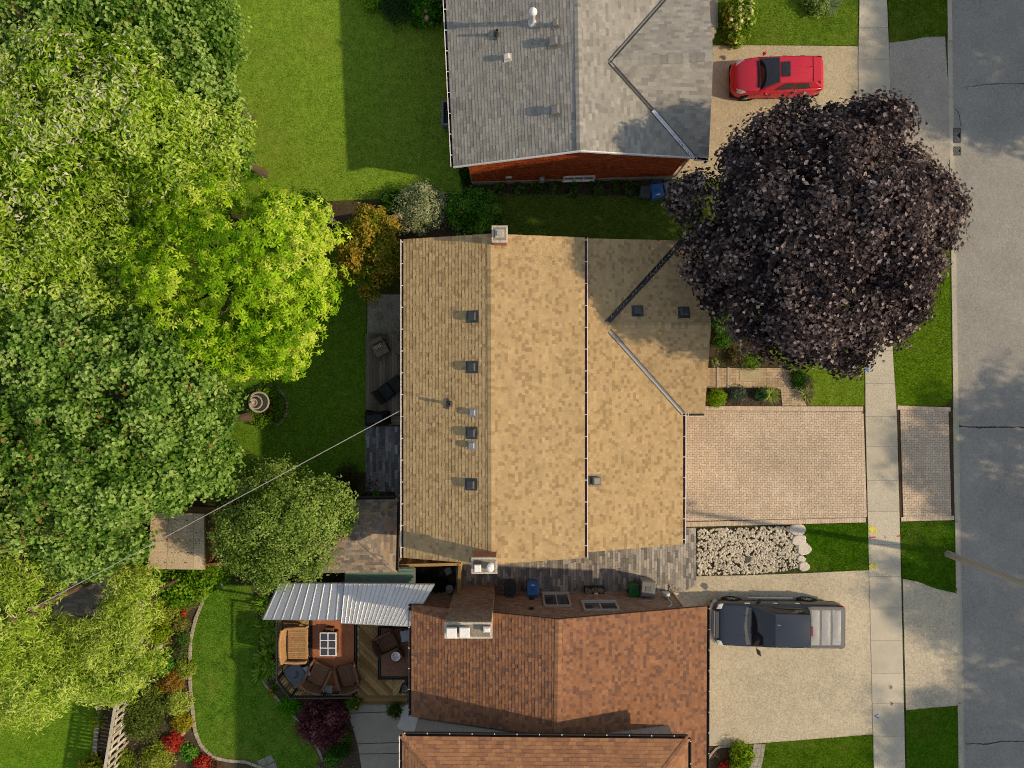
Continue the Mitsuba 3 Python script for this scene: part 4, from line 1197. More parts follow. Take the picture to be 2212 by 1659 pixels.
for i, (u, v, z, R, pal, n, fl, lab) in enumerate(tr):
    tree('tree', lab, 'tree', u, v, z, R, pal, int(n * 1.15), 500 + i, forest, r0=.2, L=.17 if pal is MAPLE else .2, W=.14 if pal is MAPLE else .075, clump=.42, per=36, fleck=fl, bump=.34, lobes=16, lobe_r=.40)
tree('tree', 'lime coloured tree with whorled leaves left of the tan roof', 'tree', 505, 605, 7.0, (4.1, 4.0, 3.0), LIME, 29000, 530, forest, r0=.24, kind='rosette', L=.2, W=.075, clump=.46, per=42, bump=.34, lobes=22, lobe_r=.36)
tree('tree', 'low lime coloured tree beside the fountain', 'tree', 570, 725, 5.4, (1.9, 1.8, 2.0), LIME, 7500, 531, forest, r0=.14, kind='rosette', L=.19, W=.075, clump=.4, per=40, bump=.3, lobes=8, lobe_r=.48)
wl = dict(L=.2, W=.045, clump=.42, per=40, bump=.4, lobes=12, lobe_r=.42)
tree('willow_tree', 'yellow green willow filling the lower left edge', 'tree', 0, 1280, 6.8, (2.4, 3.2, 2.4), WILLOW, 17000, 540, r0=.22, **wl)
tree('willow_tree', 'feathery yellow green willow below the small slate coloured shed roof', 'tree', 215, 1425, 5.0, (2.5, 1.6, 1.7), WILLOW, 13000, 541, r0=.14, base=P(205, 1380)[:2], **wl)
tree('willow_tree', 'light willow branches right of the small slate coloured shed roof', 'tree', 290, 1300, 4.4, (1.0, 1.6, 1.5), WILLOW, 6000, 542, r0=.09, **wl)
tree('willow_tree', 'drooping pale willow at the left edge above the lower left lawn', 'tree', 55, 1445, 6.0, (2.6, 2.2, 2.2), WILLOW, 13000, 543, r0=.16, **wl)
tree('tree', 'round olive green tree that overhangs the hip roofed shed', 'tree', 607, 1130, 3.3, (2.85, 2.6, 1.9), LINDEN, 28000, 550, r0=.16, L=.13, W=.07, clump=.34, per=36, bump=.34, lobes=24, lobe_r=.34)
ORANGE = [A(80, 110, 24), A(120, 140, 34), A(170, 160, 54), A(214, 180, 80)]
tree('small_tree', 'dense small tree with orange tinged top by the back corner of the tan roof', 'tree', 803, 545, 2.3, (1.45, 1.95, 1.7), ORANGE, 10500, 560, r0=.07, L=.13, W=.09, clump=.26, per=28, bump=.22, fleck=(A(216, 176, 80), .35, .56), lobes=14, lobe_r=.4)
PURPLE = [A(44, 39, 42), A(70, 61, 64), A(104, 92, 92), A(150, 134, 130)]
tree('maple_tree', 'great purple leaved maple in the front garden', 'tree', 1762, 506, 6.0, (4.95, 4.95, 3.8), PURPLE, 84000, 570, r0=.26, L=.17, W=.14, clump=.42, per=36, bump=.38, limbs=26, bark=A(70, 60, 54), lobes=36, lobe_r=.29, fleck=(A(206, 188, 184), .12), low=-.5)
SMOKE = [A(54, 30, 42), A(86, 46, 58), A(130, 80, 84), A(176, 120, 112)]
bush('smoke_bush', 'purple leaved bush below the deck railing', 'shrub', 705, 1548, 1.05, 1.5, SMOKE, 8000, 571, rx=1.15, L=.15, W=.055, clump=.24, per=24)
VARI = [A(100, 124, 70), A(160, 178, 120), A(206, 214, 170), A(226, 230, 200)]
bush('shrub', 'silvery variegated shrub on the boundary', 'shrub', 912, 460, 1.15, 1.5, VARI, 7000, 572, rx=1.25, L=.13, W=.045, clump=.24, per=24)
GREEN = [A(40, 90, 20), A(76, 140, 36), A(120, 180, 66), A(150, 200, 90)]
bush('shrub', 'bright green shrub at the north corner of the tan roof', 'shrub', 1025, 464, 1.1, 1.4, GREEN, 6500, 573, rx=1.25, L=.14, W=.07, clump=.24, per=24, flowers=([A(220, 100, 60)], 5, .04))
DKG = [A(28, 60, 16), A(54, 96, 30), A(90, 130, 54)]
bush('shrub', 'low dark shrub by the fence below the sunny lawn', 'shrub', 618, 458, .7, .8, DKG, 2200, 574, rx=.9)
bush('shrub', 'dark green shrub left of the fence post cap', 'shrub', 672, 450, .65, .9, DKG, 2000, 575, rx=.9)
bush('shrub', 'leafy shrub between the fence post cap and the silvery shrub', 'shrub', 850, 447, .6, .9, DKG, 1800, 576)
# hydrangeas at the top
bush('hydrangea', 'pink flowering hydrangea at the back corner of the grey roofed house', 'shrub', 926, 28, .75, 1.1, GREEN[:3], 2600, 577, rx=.8, L=.16, W=.11, flowers=([A(226, 160, 176), A(214, 150, 166)], 9, .11))
bush('shrub', 'lime green shrub cut by the top edge', 'shrub', 812, 0, .55, .8, [A(90, 150, 20), A(150, 200, 50)], 1300, 578, L=.16, W=.11)
bush('shrub', 'dark feathery shrub between the lime shrub and the pink hydrangea', 'shrub', 862, 20, .85, 1.1, [A(34, 64, 30), A(60, 92, 50), A(84, 116, 70)], 3200, 579, L=.12, W=.035)
HYD = [A(70, 110, 20), A(120, 160, 40), A(190, 204, 90)]
bush('hydrangea', 'white green mophead hydrangea in front of the grey roofed house', 'shrub', 1586, 48, .75, 1.2, HYD, 3600, 580, rx=.72, L=.15, W=.10, flowers=([A(214, 222, 150), A(196, 210, 120), A(226, 230, 176)], 46, .1))
bush('hydrangea', 'lower end of the white green hydrangea by the drive', 'shrub', 1582, 88, .42, .8, HYD, 1500, 581, L=.14, W=.09, flowers=([A(206, 214, 130)], 14, .085))
tuft('hosta', 'striped strap leaved hosta on the upper front lawn', 'plant', 1790, 14, .55, [A(120, 150, 90), A(190, 204, 160)], 150, 582, .035)
bush('shrub', 'small light green shrub left of the striped hosta', 'shrub', 1755, 12, .55, .6, [A(80, 116, 40), A(140, 170, 80), A(190, 204, 140)], 1800, 583)
# along the grey roofed house
rg = 'low plants in the mulch along the orange brick wall'
for i, u in enumerate((1082, 1120, 1160, 1196, 1240, 1286, 1330, 1362)):
    bush('bedding_plant', f'{ORD[i]} low green plant from the left along the orange brick wall', 'plant', u, 405 + 4 * math.sin(i * 2.1), .3 + .06 * (i % 3), .35, [A(50, 84, 30), A(90, 124, 56), A(150, 170, 110)], 420, 590 + i, rg)
bush('bedding_plant', 'leafy plant by the back corner of the orange brick wall', 'plant', 1010, 385, .35, .5, DKG, 700, 599)
# beneath the maple, beside the walk
fr = [(1552, 690, .5, .5, GREEN, 1100, 'green fern like plant under the front gable'), (1556, 732, .45, .45, [A(60, 110, 30), A(110, 160, 60)], 900, 'bright fern beside the front gable edge'),
      (1592, 718, .45, .4, [A(60, 96, 40), A(120, 150, 80)], 800, 'small plant under the maple left side'), (1590, 772, .4, .4, [A(96, 84, 60), A(150, 136, 96), A(120, 140, 70)], 900, 'dry brownish plant above the front walk'),
      (1620, 778, .42, .45, [A(90, 136, 30), A(150, 184, 70)], 1000, 'yellow green plant above the front walk'), (1540, 783, .22, .3, [A(110, 150, 50), A(200, 204, 160)], 300, 'tiny pale plant at the top of the walk'),
      (1543, 857, .42, .45, [A(90, 140, 14), A(150, 190, 40), A(180, 210, 70)], 1300, 'lime green plant beside the timber treads'), (1591, 852, .36, .4, [A(60, 80, 64), A(110, 130, 110), A(150, 166, 140)], 1000, 'grey green plant in the walk bed'),
      (1641, 852, .3, .4, [A(40, 84, 40), A(90, 130, 80)], 700, 'dark green plant beside the striped hosta in the walk bed'), (1722, 818, .45, .4, DKG, 1000, 'dark green ground cover at the corner of the walk')]
for i, (u, v, r, h, pal, n, lab) in enumerate(fr):
    bush('bedding_plant', lab, 'plant', u, v, r, h, pal, n, 610 + i, L=.1, W=.05)
tuft('hosta', 'light striped hosta at the right end of the walk bed', 'plant', 1663, 853, .4, [A(150, 184, 60), A(206, 216, 130)], 120, 630, .04)
tuft('hosta', 'cream striped hosta at the bend of the walk', 'plant', 1739, 853, .42, [A(110, 134, 60), A(206, 206, 140)], 130, 631, .04)
tuft('daylily', 'pale strap leaved daylily under the maple edge', 'plant', 1716, 792, .4, [A(130, 160, 60), A(186, 204, 110)], 90, 632, .03)
tuft('daylily', 'strap leaved daylily beside the front gable', 'plant', 1566, 712, .4, [A(100, 150, 40), A(170, 204, 110)], 90, 633, .03)
# around the fountain
for i in range(12):
    a = i * .55 - 2.6
    bush('bedding_plant', f'leafy plant around the stone fountain, {ORD[i]} counterclockwise from its lower left', 'plant', 574 + 31 * math.cos(a), 878 + 31 * math.sin(a), .34, .35, [A(60, 110, 20), A(110, 156, 40), A(160, 190, 70)], 420, 640 + i, 'ground cover around the stone fountain', L=.13, W=.05)
# between the two rear gardens
bush('shrub', 'brown tinged low shrub at the corner of the paver patio', 'shrub', 756, 1035, .75, .5, [A(56, 56, 30), A(90, 84, 52), A(104, 104, 60)], 2400, 660, L=.08, W=.03)
bush('bedding_plant', 'small green plant in the soil above the shed gutter', 'plant', 812, 1070, .25, .35, GREEN, 400, 661)
bush('bedding_plant', 'pale flowered plant in the soil beside the patio edge', 'plant', 780, 1062, .28, .35, [A(90, 96, 50), A(150, 150, 100)], 400, 662)
hed = [(345, 1247, .8, 1.2), (395, 1262, .9, 1.2), (440, 1248, .8, 1.1), (470, 1228, .7, 1.0), (300, 1250, .9, 1.3), (318, 1236, .7, 1.2)]
for i, (u, v, r, h) in enumerate(hed):
    bush('shrub', ['leafy bright green shrub below the plywood roof, first from the left', 'leafy green shrub below the middle of the plywood roof', 'sunny green shrub by the right corner of the plywood roof', 'round leaved green shrub right of the plywood roof',
                   'lush green shrub beside the thin grey post', 'green shrub touching the lower left corner of the plywood roof'][i], 'shrub', u, v, r, h, [A(56, 110, 16), A(110, 160, 34), A(164, 196, 70)], 3000, 670 + i, L=.16, W=.11)
# the flower bed
YG, GOLD, REDS = [A(100, 130, 30), A(164, 180, 60), A(206, 212, 110)], [A(120, 104, 40), A(176, 140, 60), A(196, 160, 84)], [A(150, 40, 30), A(206, 70, 56), A(226, 110, 90)]
bed = [(362, 1306, .75, .8, YG, 2600, 'pale lime leafy shrub at the top of the flower bed'), (402, 1284, .6, .6, [A(90, 120, 40), A(150, 170, 80)], 1600, 'light green shrub beside the top curve of the edging'),
       (393, 1342, .4, .4, [A(90, 110, 40), A(170, 170, 90)], 900, 'pale flowering mound near the edging'), (352, 1362, .55, .7, [A(90, 130, 20), A(150, 180, 40), A(190, 200, 60)], 1600, 'yellow green bush left of the pale mound'),
       (398, 1376, .35, .35, [A(70, 110, 40), A(130, 160, 80)], 600, 'small green plant in the mulch near the edging'), (392, 1406, .38, .25, [A(90, 110, 60), A(120, 136, 84)], 1300, 'low grey green cushion plant beside the edging'),
       (405, 1441, .45, .45, [A(130, 160, 50), A(190, 204, 90)], 1200, 'lime leafy plant touching the edging'), (362, 1432, .45, .5, GREEN, 900, 'round leaved green plant in the middle of the bed'),
       (375, 1469, .5, .45, GOLD, 2600, 'rust coloured mound in the flower bed'), (397, 1556, .42, .4, [A(150, 150, 30), A(190, 176, 60)], 2200, 'golden mound against the edging'),
       (390, 1510, .6, .6, [A(130, 164, 50), A(190, 210, 90), A(210, 220, 120)], 2000, 'light lime perennial against the edging'), (312, 1535, 1.15, .9, [A(56, 80, 30), A(104, 126, 56), A(150, 166, 84)], 6500, 'wide spreading juniper beside the white fence'),
       (377, 1600, .42, .4, REDS, 1800, 'red sedum in the flower bed'), (440, 1647, .42, .4, REDS, 1800, 'bright red sedum at the bottom of the flower bed'),
       (283, 1488, .24, .35, [A(180, 90, 20), A(206, 130, 50)], 500, 'small orange plant beside the fence boards'), (345, 1630, .7, .6, YG, 2400, 'yellow green perennial at the bottom of the bed'),
       (270, 1640, .6, .7, [A(90, 120, 30), A(150, 170, 60)], 2000, 'grassy plant at the foot of the white fence'), (410, 1622, .4, .4, GREEN, 900, 'green plant between the two red sedums'),
       (318, 1430, .35, .4, GREEN, 700, 'green plant at the top end of the fence boards'), (345, 1490, .3, .4, YG, 600, 'small lime plant by the wooden stake'),
       (462, 1655, .35, .3, [A(120, 70, 60), A(150, 110, 80)], 600, 'brownish plant at the bottom curve of the edging')]
for i, (u, v, r, h, pal, n, lab) in enumerate(bed):
    bush('bedding_plant', lab, 'plant', u, v, r, h, pal, n, 700 + i, L=.12, W=.055)
bush('bedding_plant', 'red flowering plant near the top of the edging', 'plant', 402, 1312, .2, .4, [A(90, 110, 40), A(150, 160, 80)], 260, 722, flowers=([A(200, 40, 30)], 6, .05))
tuft('hosta', 'white edged hosta beside the fence boards', 'plant', 312, 1467, .42, [A(96, 124, 70), A(196, 206, 150)], 110, 730, .07)
tuft('ornamental_grass', 'arching grass left of the white fence', 'plant', 215, 1552, .5, [A(100, 130, 30), A(170, 190, 60)], 160, 731, .025)
bush('shrub', 'yellow leaved shrub at the bottom left of the white fence', 'shrub', 203, 1652, .5, .6, [A(110, 130, 20), A(190, 190, 60)], 1500, 732, L=.16, W=.1)
for i, (u, v) in enumerate(((340, 1411), (372, 1413), (330, 1440), (352, 1452))):
    tuft('rhubarb', ['large leaved plant at the upper left of the mulch patch in the flower bed', 'large leaved plant at the upper right of the mulch patch', 'large leaved plant closest to the fence boards', 'large leaved plant above the rust coloured mound'][i], 'plant', u, v, .34, [A(110, 160, 40), A(170, 204, 80)], 9, 740 + i, .2, group='large leaved plants in the flower bed', h=.5)
# beside the deck
for i, (u, v) in enumerate(((574, 1300), (584, 1330), (570, 1352), (592, 1364), (584, 1392), (572, 1418), (586, 1440), (566, 1452))):
    tuft('hosta', f'{ORD[i]} leafy green hosta counted downward beside the deck railing', 'plant', u, v, .46, [A(70, 130, 20), A(130, 180, 40), A(196, 214, 110)], 120, 750 + i, .085, group='hostas beside the deck railing')
dp = [(629, 1521, .45, .5, [A(60, 140, 16), A(110, 180, 40)], 1400, 'bright green mound below the deck corner'), (592, 1488, .25, .3, [A(80, 110, 40), A(130, 150, 70)], 400, 'plant with orange blooms by the railing corner'),
      (738, 1612, .45, .5, [A(40, 76, 24), A(80, 116, 44)], 1300, 'dark green shrub beside the concrete patio'), (718, 1638, .35, .35, GREEN, 800, 'green leafy plant at the bottom of the deck bed'),
      (748, 1585, .3, .4, [A(60, 90, 30), A(120, 140, 60)], 700, 'green plant at the edge of the concrete patio'), (698, 1652, .25, .3, [A(90, 120, 60), A(220, 150, 160)], 400, 'pink flowering plant at the bottom edge')]
for i, (u, v, r, h, pal, n, lab) in enumerate(dp):
    bush('bedding_plant', lab, 'plant', u, v, r, h, pal, n, 770 + i, L=.1, W=.05, flowers=([A(220, 110, 40)], 5, .045) if 'orange' in lab else None)
for i, (u, v, r) in enumerate(((1598, 1622, .5), (1592, 1650, .45))):
    bush('shrub', ['clipped lime green shrub beside the sett path', 'lower half of the lime green shrub beside the sett path'][i], 'shrub', u, v, r, .6, [A(80, 120, 14), A(140, 176, 36), A(180, 204, 70)], 1800, 780 + i)
bush('bedding_plant', 'red leaved plant in the front corner bed', 'plant', 1565, 1655, .28, .4, REDS, 700, 783)
# in the dark bed between the fences
for i, (u, v) in enumerate(((905, 1250), (930, 1242), (955, 1258), (918, 1275), (948, 1282))):
    bush('bedding_plant', f'{ORD[i]} shaded low plant from the left in the dark bed by the metal roof', 'plant', u, v, .35, .3, [A(30, 44, 20), A(56, 70, 36)], 700, 790 + i, 'shaded low plants in the dark bed', L=.08, W=.04)
# across the street, where they throw their shade on the road
for i, (x, y, z, R, n) in enumerate(((33.0, 14.6, 6.4, (4.2, 5.0, 3.0), 24000), (33.5, 25.0, 6.6, (4.4, 5.0, 3.2), 13000), (34.0, -5.2, 6.0, (4.0, 3.6, 3.0), 12000), (35.0, -12.0, 6.6, (4.2, 3.6, 3.0), 12000), (34.0, -19.6, 6.3, (4.2, 3.9, 3.0), 13000))):
    rng = np.random.default_rng(900 + i)
    key = thing('street_tree', f'leafy street tree across the road, {("fourth", "fifth", "third", "second", "first")[i]} from the bottom of the picture', 'tree', 'street trees across the road')
    mb, q = crown((x, y, z), R, MAPLE, n, rng, L=.24, W=.2, clump=.6, per=30, bump=.42)
    tb = MB(); trunk(tb, (x, y, 0), (x, y, z + 1.5), .25, q[:24], rng); part(key, 'trunk', tb); part(key, 'crown', mb, 'leaf')


# ================================================================== VEHICLES
def patch(c, n=6, m=6, bulge=0.0, r=(0, 1, 0, 1), off=0.0):
    """A bilinear patch through the corners c00, c10, c11, c01 that bulges along its normal; r is the part of it to give."""
    c = np.asarray(c, float)
    u, v = np.meshgrid(np.linspace(r[0], r[1], n), np.linspace(r[2], r[3], m), indexing='ij')
    u, v = u[..., None], v[..., None]
    nrm = unit(np.cross(c[1] - c[0], c[3] - c[0]))
    return c[0] * (1 - u) * (1 - v) + c[1] * u * (1 - v) + c[2] * u * v + c[3] * (1 - u) * v + nrm * (bulge * 16 * u * (1 - u) * v * (1 - v) + off)


def loft(st, hw_pts):
    """Body sections: for every station a list of (y, z) over half the body, mirrored; returns a mesh with closed ends."""
    rows = []
    for x, pts in zip(st, hw_pts):
        h = [(x, y, z) for y, z in pts]
        rows.append(h + [(x, -y, z) for _, y, z in h[::-1][1:]])
    return np.array(rows)


def wheel(parent, x, y, r, w, side, tf, spokes=5):
    def lathe_y(prof, c, n=20):
        mb = MB().rev(prof, c, (0, 0, 0), n, 0)
        mb.v = [v[:, [0, 2, 1]] * [1, side, 1] + [x, y, r] for v in mb.v]
        return mb
    t = lathe_y([(r * .62, -w / 2), (r * .9, -w / 2), (r, -w * .35), (r, w * .35), (r * .9, w / 2), (r * .62, w / 2), (r * .6, w * .3)], (.018, .018, .018))
    k = part(parent, 'wheel', tf(t))
    rim = lathe_y([(r * .62, w * .44), (r * .56, w * .42), (r * .54, w * .1), (.001, w * .1)], (.3, .3, .31))
    for i in range(spokes):
        a = i * 2 * math.pi / spokes
        rim.bar((x, y + side * w * .36, r), (x + math.cos(a) * r * .58, y + side * w * .4, r + math.sin(a) * r * .58), .05, .03, (.62, .62, .63), 0)
    part(k, 'rim', tf(rim), 'metal')


def vehicle(label, cat, name, place, stations, cab, paint_c, wheels, extras, glass=(.012, .016, .022)):
    key = thing(name, label, cat)
    x0, y0, rot = place
    def tf(m):
        return m.move(x0, y0, 0, rot)
    def p(nm, m, mat='gloss', par=None, **kw):
        return part(par or key, nm, tf(m), mat, **kw)
    secs = []
    for x, hw, zl, zb, zt in stations:
        secs.append([(hw * .86, zl), (hw * .985, zl + .10), (hw, zl + (zb - zl) * .45), (hw * .985, zl + (zb - zl) * .8), (hw * .94, zb), (hw * .84, zb + (zt - zb) * .6), (hw * .6, zt - .004), (hw * .3, zt + .006), (0, zt + .008)])
    g = loft([s[0] for s in stations], secs)
    mb = MB().sheet(g, paint_c, 0)
    for row, fl in ((g[0], 1), (g[-1], -1)):
        cen = row.mean(0)
        n = len(row); idx = [[0, i + 1, i + 2][::fl] for i in range(n - 1)]
        mb.add(np.vstack([cen, row]), [[0, i + 1, i + 2] if fl > 0 else [0, i + 2, i + 1] for i in range(n - 1)], paint_c, 0)
    p('body', mb, smooth=True)
    p('underbody', MB().box(stations[1][0], stations[-2][0], -stations[5][1] * .84, stations[5][1] * .84, .16, .4, (.01, .01, .01), 0), 'matte')
    LF, LR, UR, UF = cab['LF'], cab['LR'], cab['UR'], cab['UF']
    def mir(q, s):
        return np.array([q[0], q[1] * s, q[2]])
    # roof, pillars, glass
    rp = [mir(UF, -1), mir(UR, -1), mir(UR, 1), mir(UF, 1)]
    rf = p('roof', MB().sheet(patch(rp, 10, 10, cab.get('crown', .05)), paint_c, 0), smooth=True)
    ws = [mir(LF, -1), mir(UF, -1), mir(UF, 1), mir(LF, 1)]
    mb = MB().sheet(patch(ws, 8, 10, cab.get('wsb', -.05) * -1), paint_c, 0)
    rr = [mir(UR, -1), mir(LR, -1), mir(LR, 1), mir(UR, 1)]
    mb.sheet(patch(rr, 6, 10, .04), paint_c, 0)
    for s in (-1, 1):
        q = [mir(LF, s), mir(LR, s), mir(UR, s), mir(UF, s)]
        if s > 0:
            q = [q[1], q[0], q[3], q[2]]
        mb.sheet(patch(q, 8, 6, .02), paint_c, 0)
    p('cabin_frame', mb, smooth=True)
    p('windshield', MB().sheet(patch(ws, 10, 12, cab.get('wsb', -.05) * -1, (.05, .97, .05, .95), .012), glass, 0), 'glassy', smooth=True)
    p('rear_window', MB().sheet(patch(rr, 6, 8, .04, (.08, .8, .08, .92), .012), glass, 0), 'glassy', smooth=True)
    for s in (-1, 1):
        q = [mir(LF, s), mir(LR, s), mir(UR, s), mir(UF, s)]
        for a, b in cab['side']:
            if s > 0:
                a, b = 1 - b, 1 - a
            qq = [q[1], q[0], q[3], q[2]] if s > 0 else q
            p('side_window', MB().sheet(patch(qq, 5, 4, .02, (a, b, .1, .86), .012), glass, 0), 'glassy', smooth=True)
    for x, y, r, w in wheels:
        for s in (-1, 1):
            ar = MB().rev([(r * 1.2, -.02), (r * 1.2, .02), (.001, .021)], (.008, .008, .008), (0, 0, 0), 20, 0)
            ar.v = [v[:, [0, 2, 1]] * [1, s, 1] + [x, s * (y + .075), r + .03] for v in ar.v]
            p('wheel_arch', ar, 'matte')
            wheel(key, x, s * y, r, w, s, tf)
    extras(p, mir, rf)
    return key


RED = (.50, .008, .03)


def hatch_extras(p, mir, rf):
    dark = (.012, .012, .014)
    p('sunroof', MB().sheet(patch([(2.06, -.34, 1.515), (2.44, -.34, 1.535), (2.44, .34, 1.535), (2.06, .34, 1.515)], 3, 6, .012), dark, 0), 'glassy', par=None)
    for s in (-1, 1):
        p('headlight', MB().hull([(.16, s * .52, .70), (.12, s * .66, .62), (.34, s * .8, .76), (.62, s * .80, .88), (.5, s * .70, .88), (.3, s * .6, .8), (.3, s * .7, .6)], (.62, .64, .64), 0), 'glassy')
        p('fog_light', MB().hull([(.05, s * .5, .36), (.1, s * .7, .36), (.1, s * .7, .46), (.05, s * .5, .44), (.2, s * .6, .4)], (.5, .5, .48), 0), 'satin')
        p('tail_light', MB().hull([(4.1, s * .77, .8), (4.16, s * .74, 1.0), (4.0, s * .80, 1.02), (3.85, s * .83, .95), (4.0, s * .82, .8)], (.3, .0, .01), 0), 'glassy')
        m = MB().hull([(1.38, s * .84, .98), (1.36, s * 1.0, .98), (1.46, s * 1.06, 1.0), (1.5, s * 1.04, 1.12), (1.4, s * .96, 1.14), (1.5, s * .9, 1.1), (1.52, s * .92, .98)], RED, 0)
        p('mirror', m, 'gloss')
        for x in (2.35, 3.15):
            p('door_handle', MB().hull([(x, s * .872, .86), (x + .2, s * .872, .86), (x + .2, s * .9, .88), (x, s * .9, .88), (x, s * .872, .9), (x + .2, s * .872, .9)], RED, 0), 'gloss')
        for x in (1.75, 2.62):
            p('door_seam', MB().bar((x, s * .878, .35), (x, s * .872, .9), .012, .012, dark, 0), 'matte')
        p('wiper', MB().bar((1.3, s * .06, 1.03), (1.52, s * .06 + .5 * (1 if s > 0 else -.9), 1.14), .025, .015, dark, 0), 'matte')
    p('grille', MB().hull([(-.01, -.42, .34), (-.01, .42, .34), (.03, .5, .5), (.03, -.5, .5), (.1, 0, .4)], dark, 0), 'matte')
    p('hood_vent', MB().box(1.12, 1.2, -.62, .62, 1.0, 1.035, dark, 0), 'matte')
    p('spoiler', MB().hull([(3.52, -.56, 1.475), (3.52, .56, 1.475), (3.86, .54, 1.45), (3.86, -.54, 1.45), (3.86, -.54, 1.40), (3.86, .54, 1.40), (3.52, .56, 1.42), (3.52, -.56, 1.42)], RED, 0), 'gloss')
    p('antenna', MB().tube([(3.3, .06, 1.52), (3.42, .06, 1.62)], .012, dark, 5, 0), 'matte')
    p('bumper_trim', MB().box(4.22, 4.28, -.5, .5, .42, .6, dark, 0), 'matte')
    p('license_plate', MB().box(4.24, 4.262, -.26, .26, .66, .78, (.6, .6, .6), 0), 'satin')


cx, cy = P(1579, 168, .6)[0], 14.36
vehicle('red hatchback with a dark sunroof parked on the driveway of the grey roofed house', 'car', 'parked_car', (cx, cy, 1.0),
        [(0.0, .42, .36, .50, .54), (.05, .60, .30, .58, .63), (.18, .74, .25, .67, .73), (.45, .83, .22, .78, .86), (.85, .87, .22, .88, .96), (1.25, .875, .22, .95, 1.02), (1.7, .875, .22, .97, 1.0), (2.5, .875, .22, .99, 1.01), (3.3, .87, .22, 1.01, 1.03), (3.8, .84, .25, 1.02, 1.04), (4.1, .77, .3, .99, 1.01), (4.22, .68, .36, .86, .88), (4.25, .6, .42, .7, .72)],
        dict(LF=(1.2, .80, .985), UF=(2.0, .60, 1.46), UR=(3.55, .58, 1.44), LR=(4.08, .70, 1.02), side=[(.2, .5), (.53, .82)], crown=.055, wsb=-.07), RED, [(.80, .76, .31, .2), (3.36, .76, .31, .2)], hatch_extras)
NAVY = (.018, .028, .048)


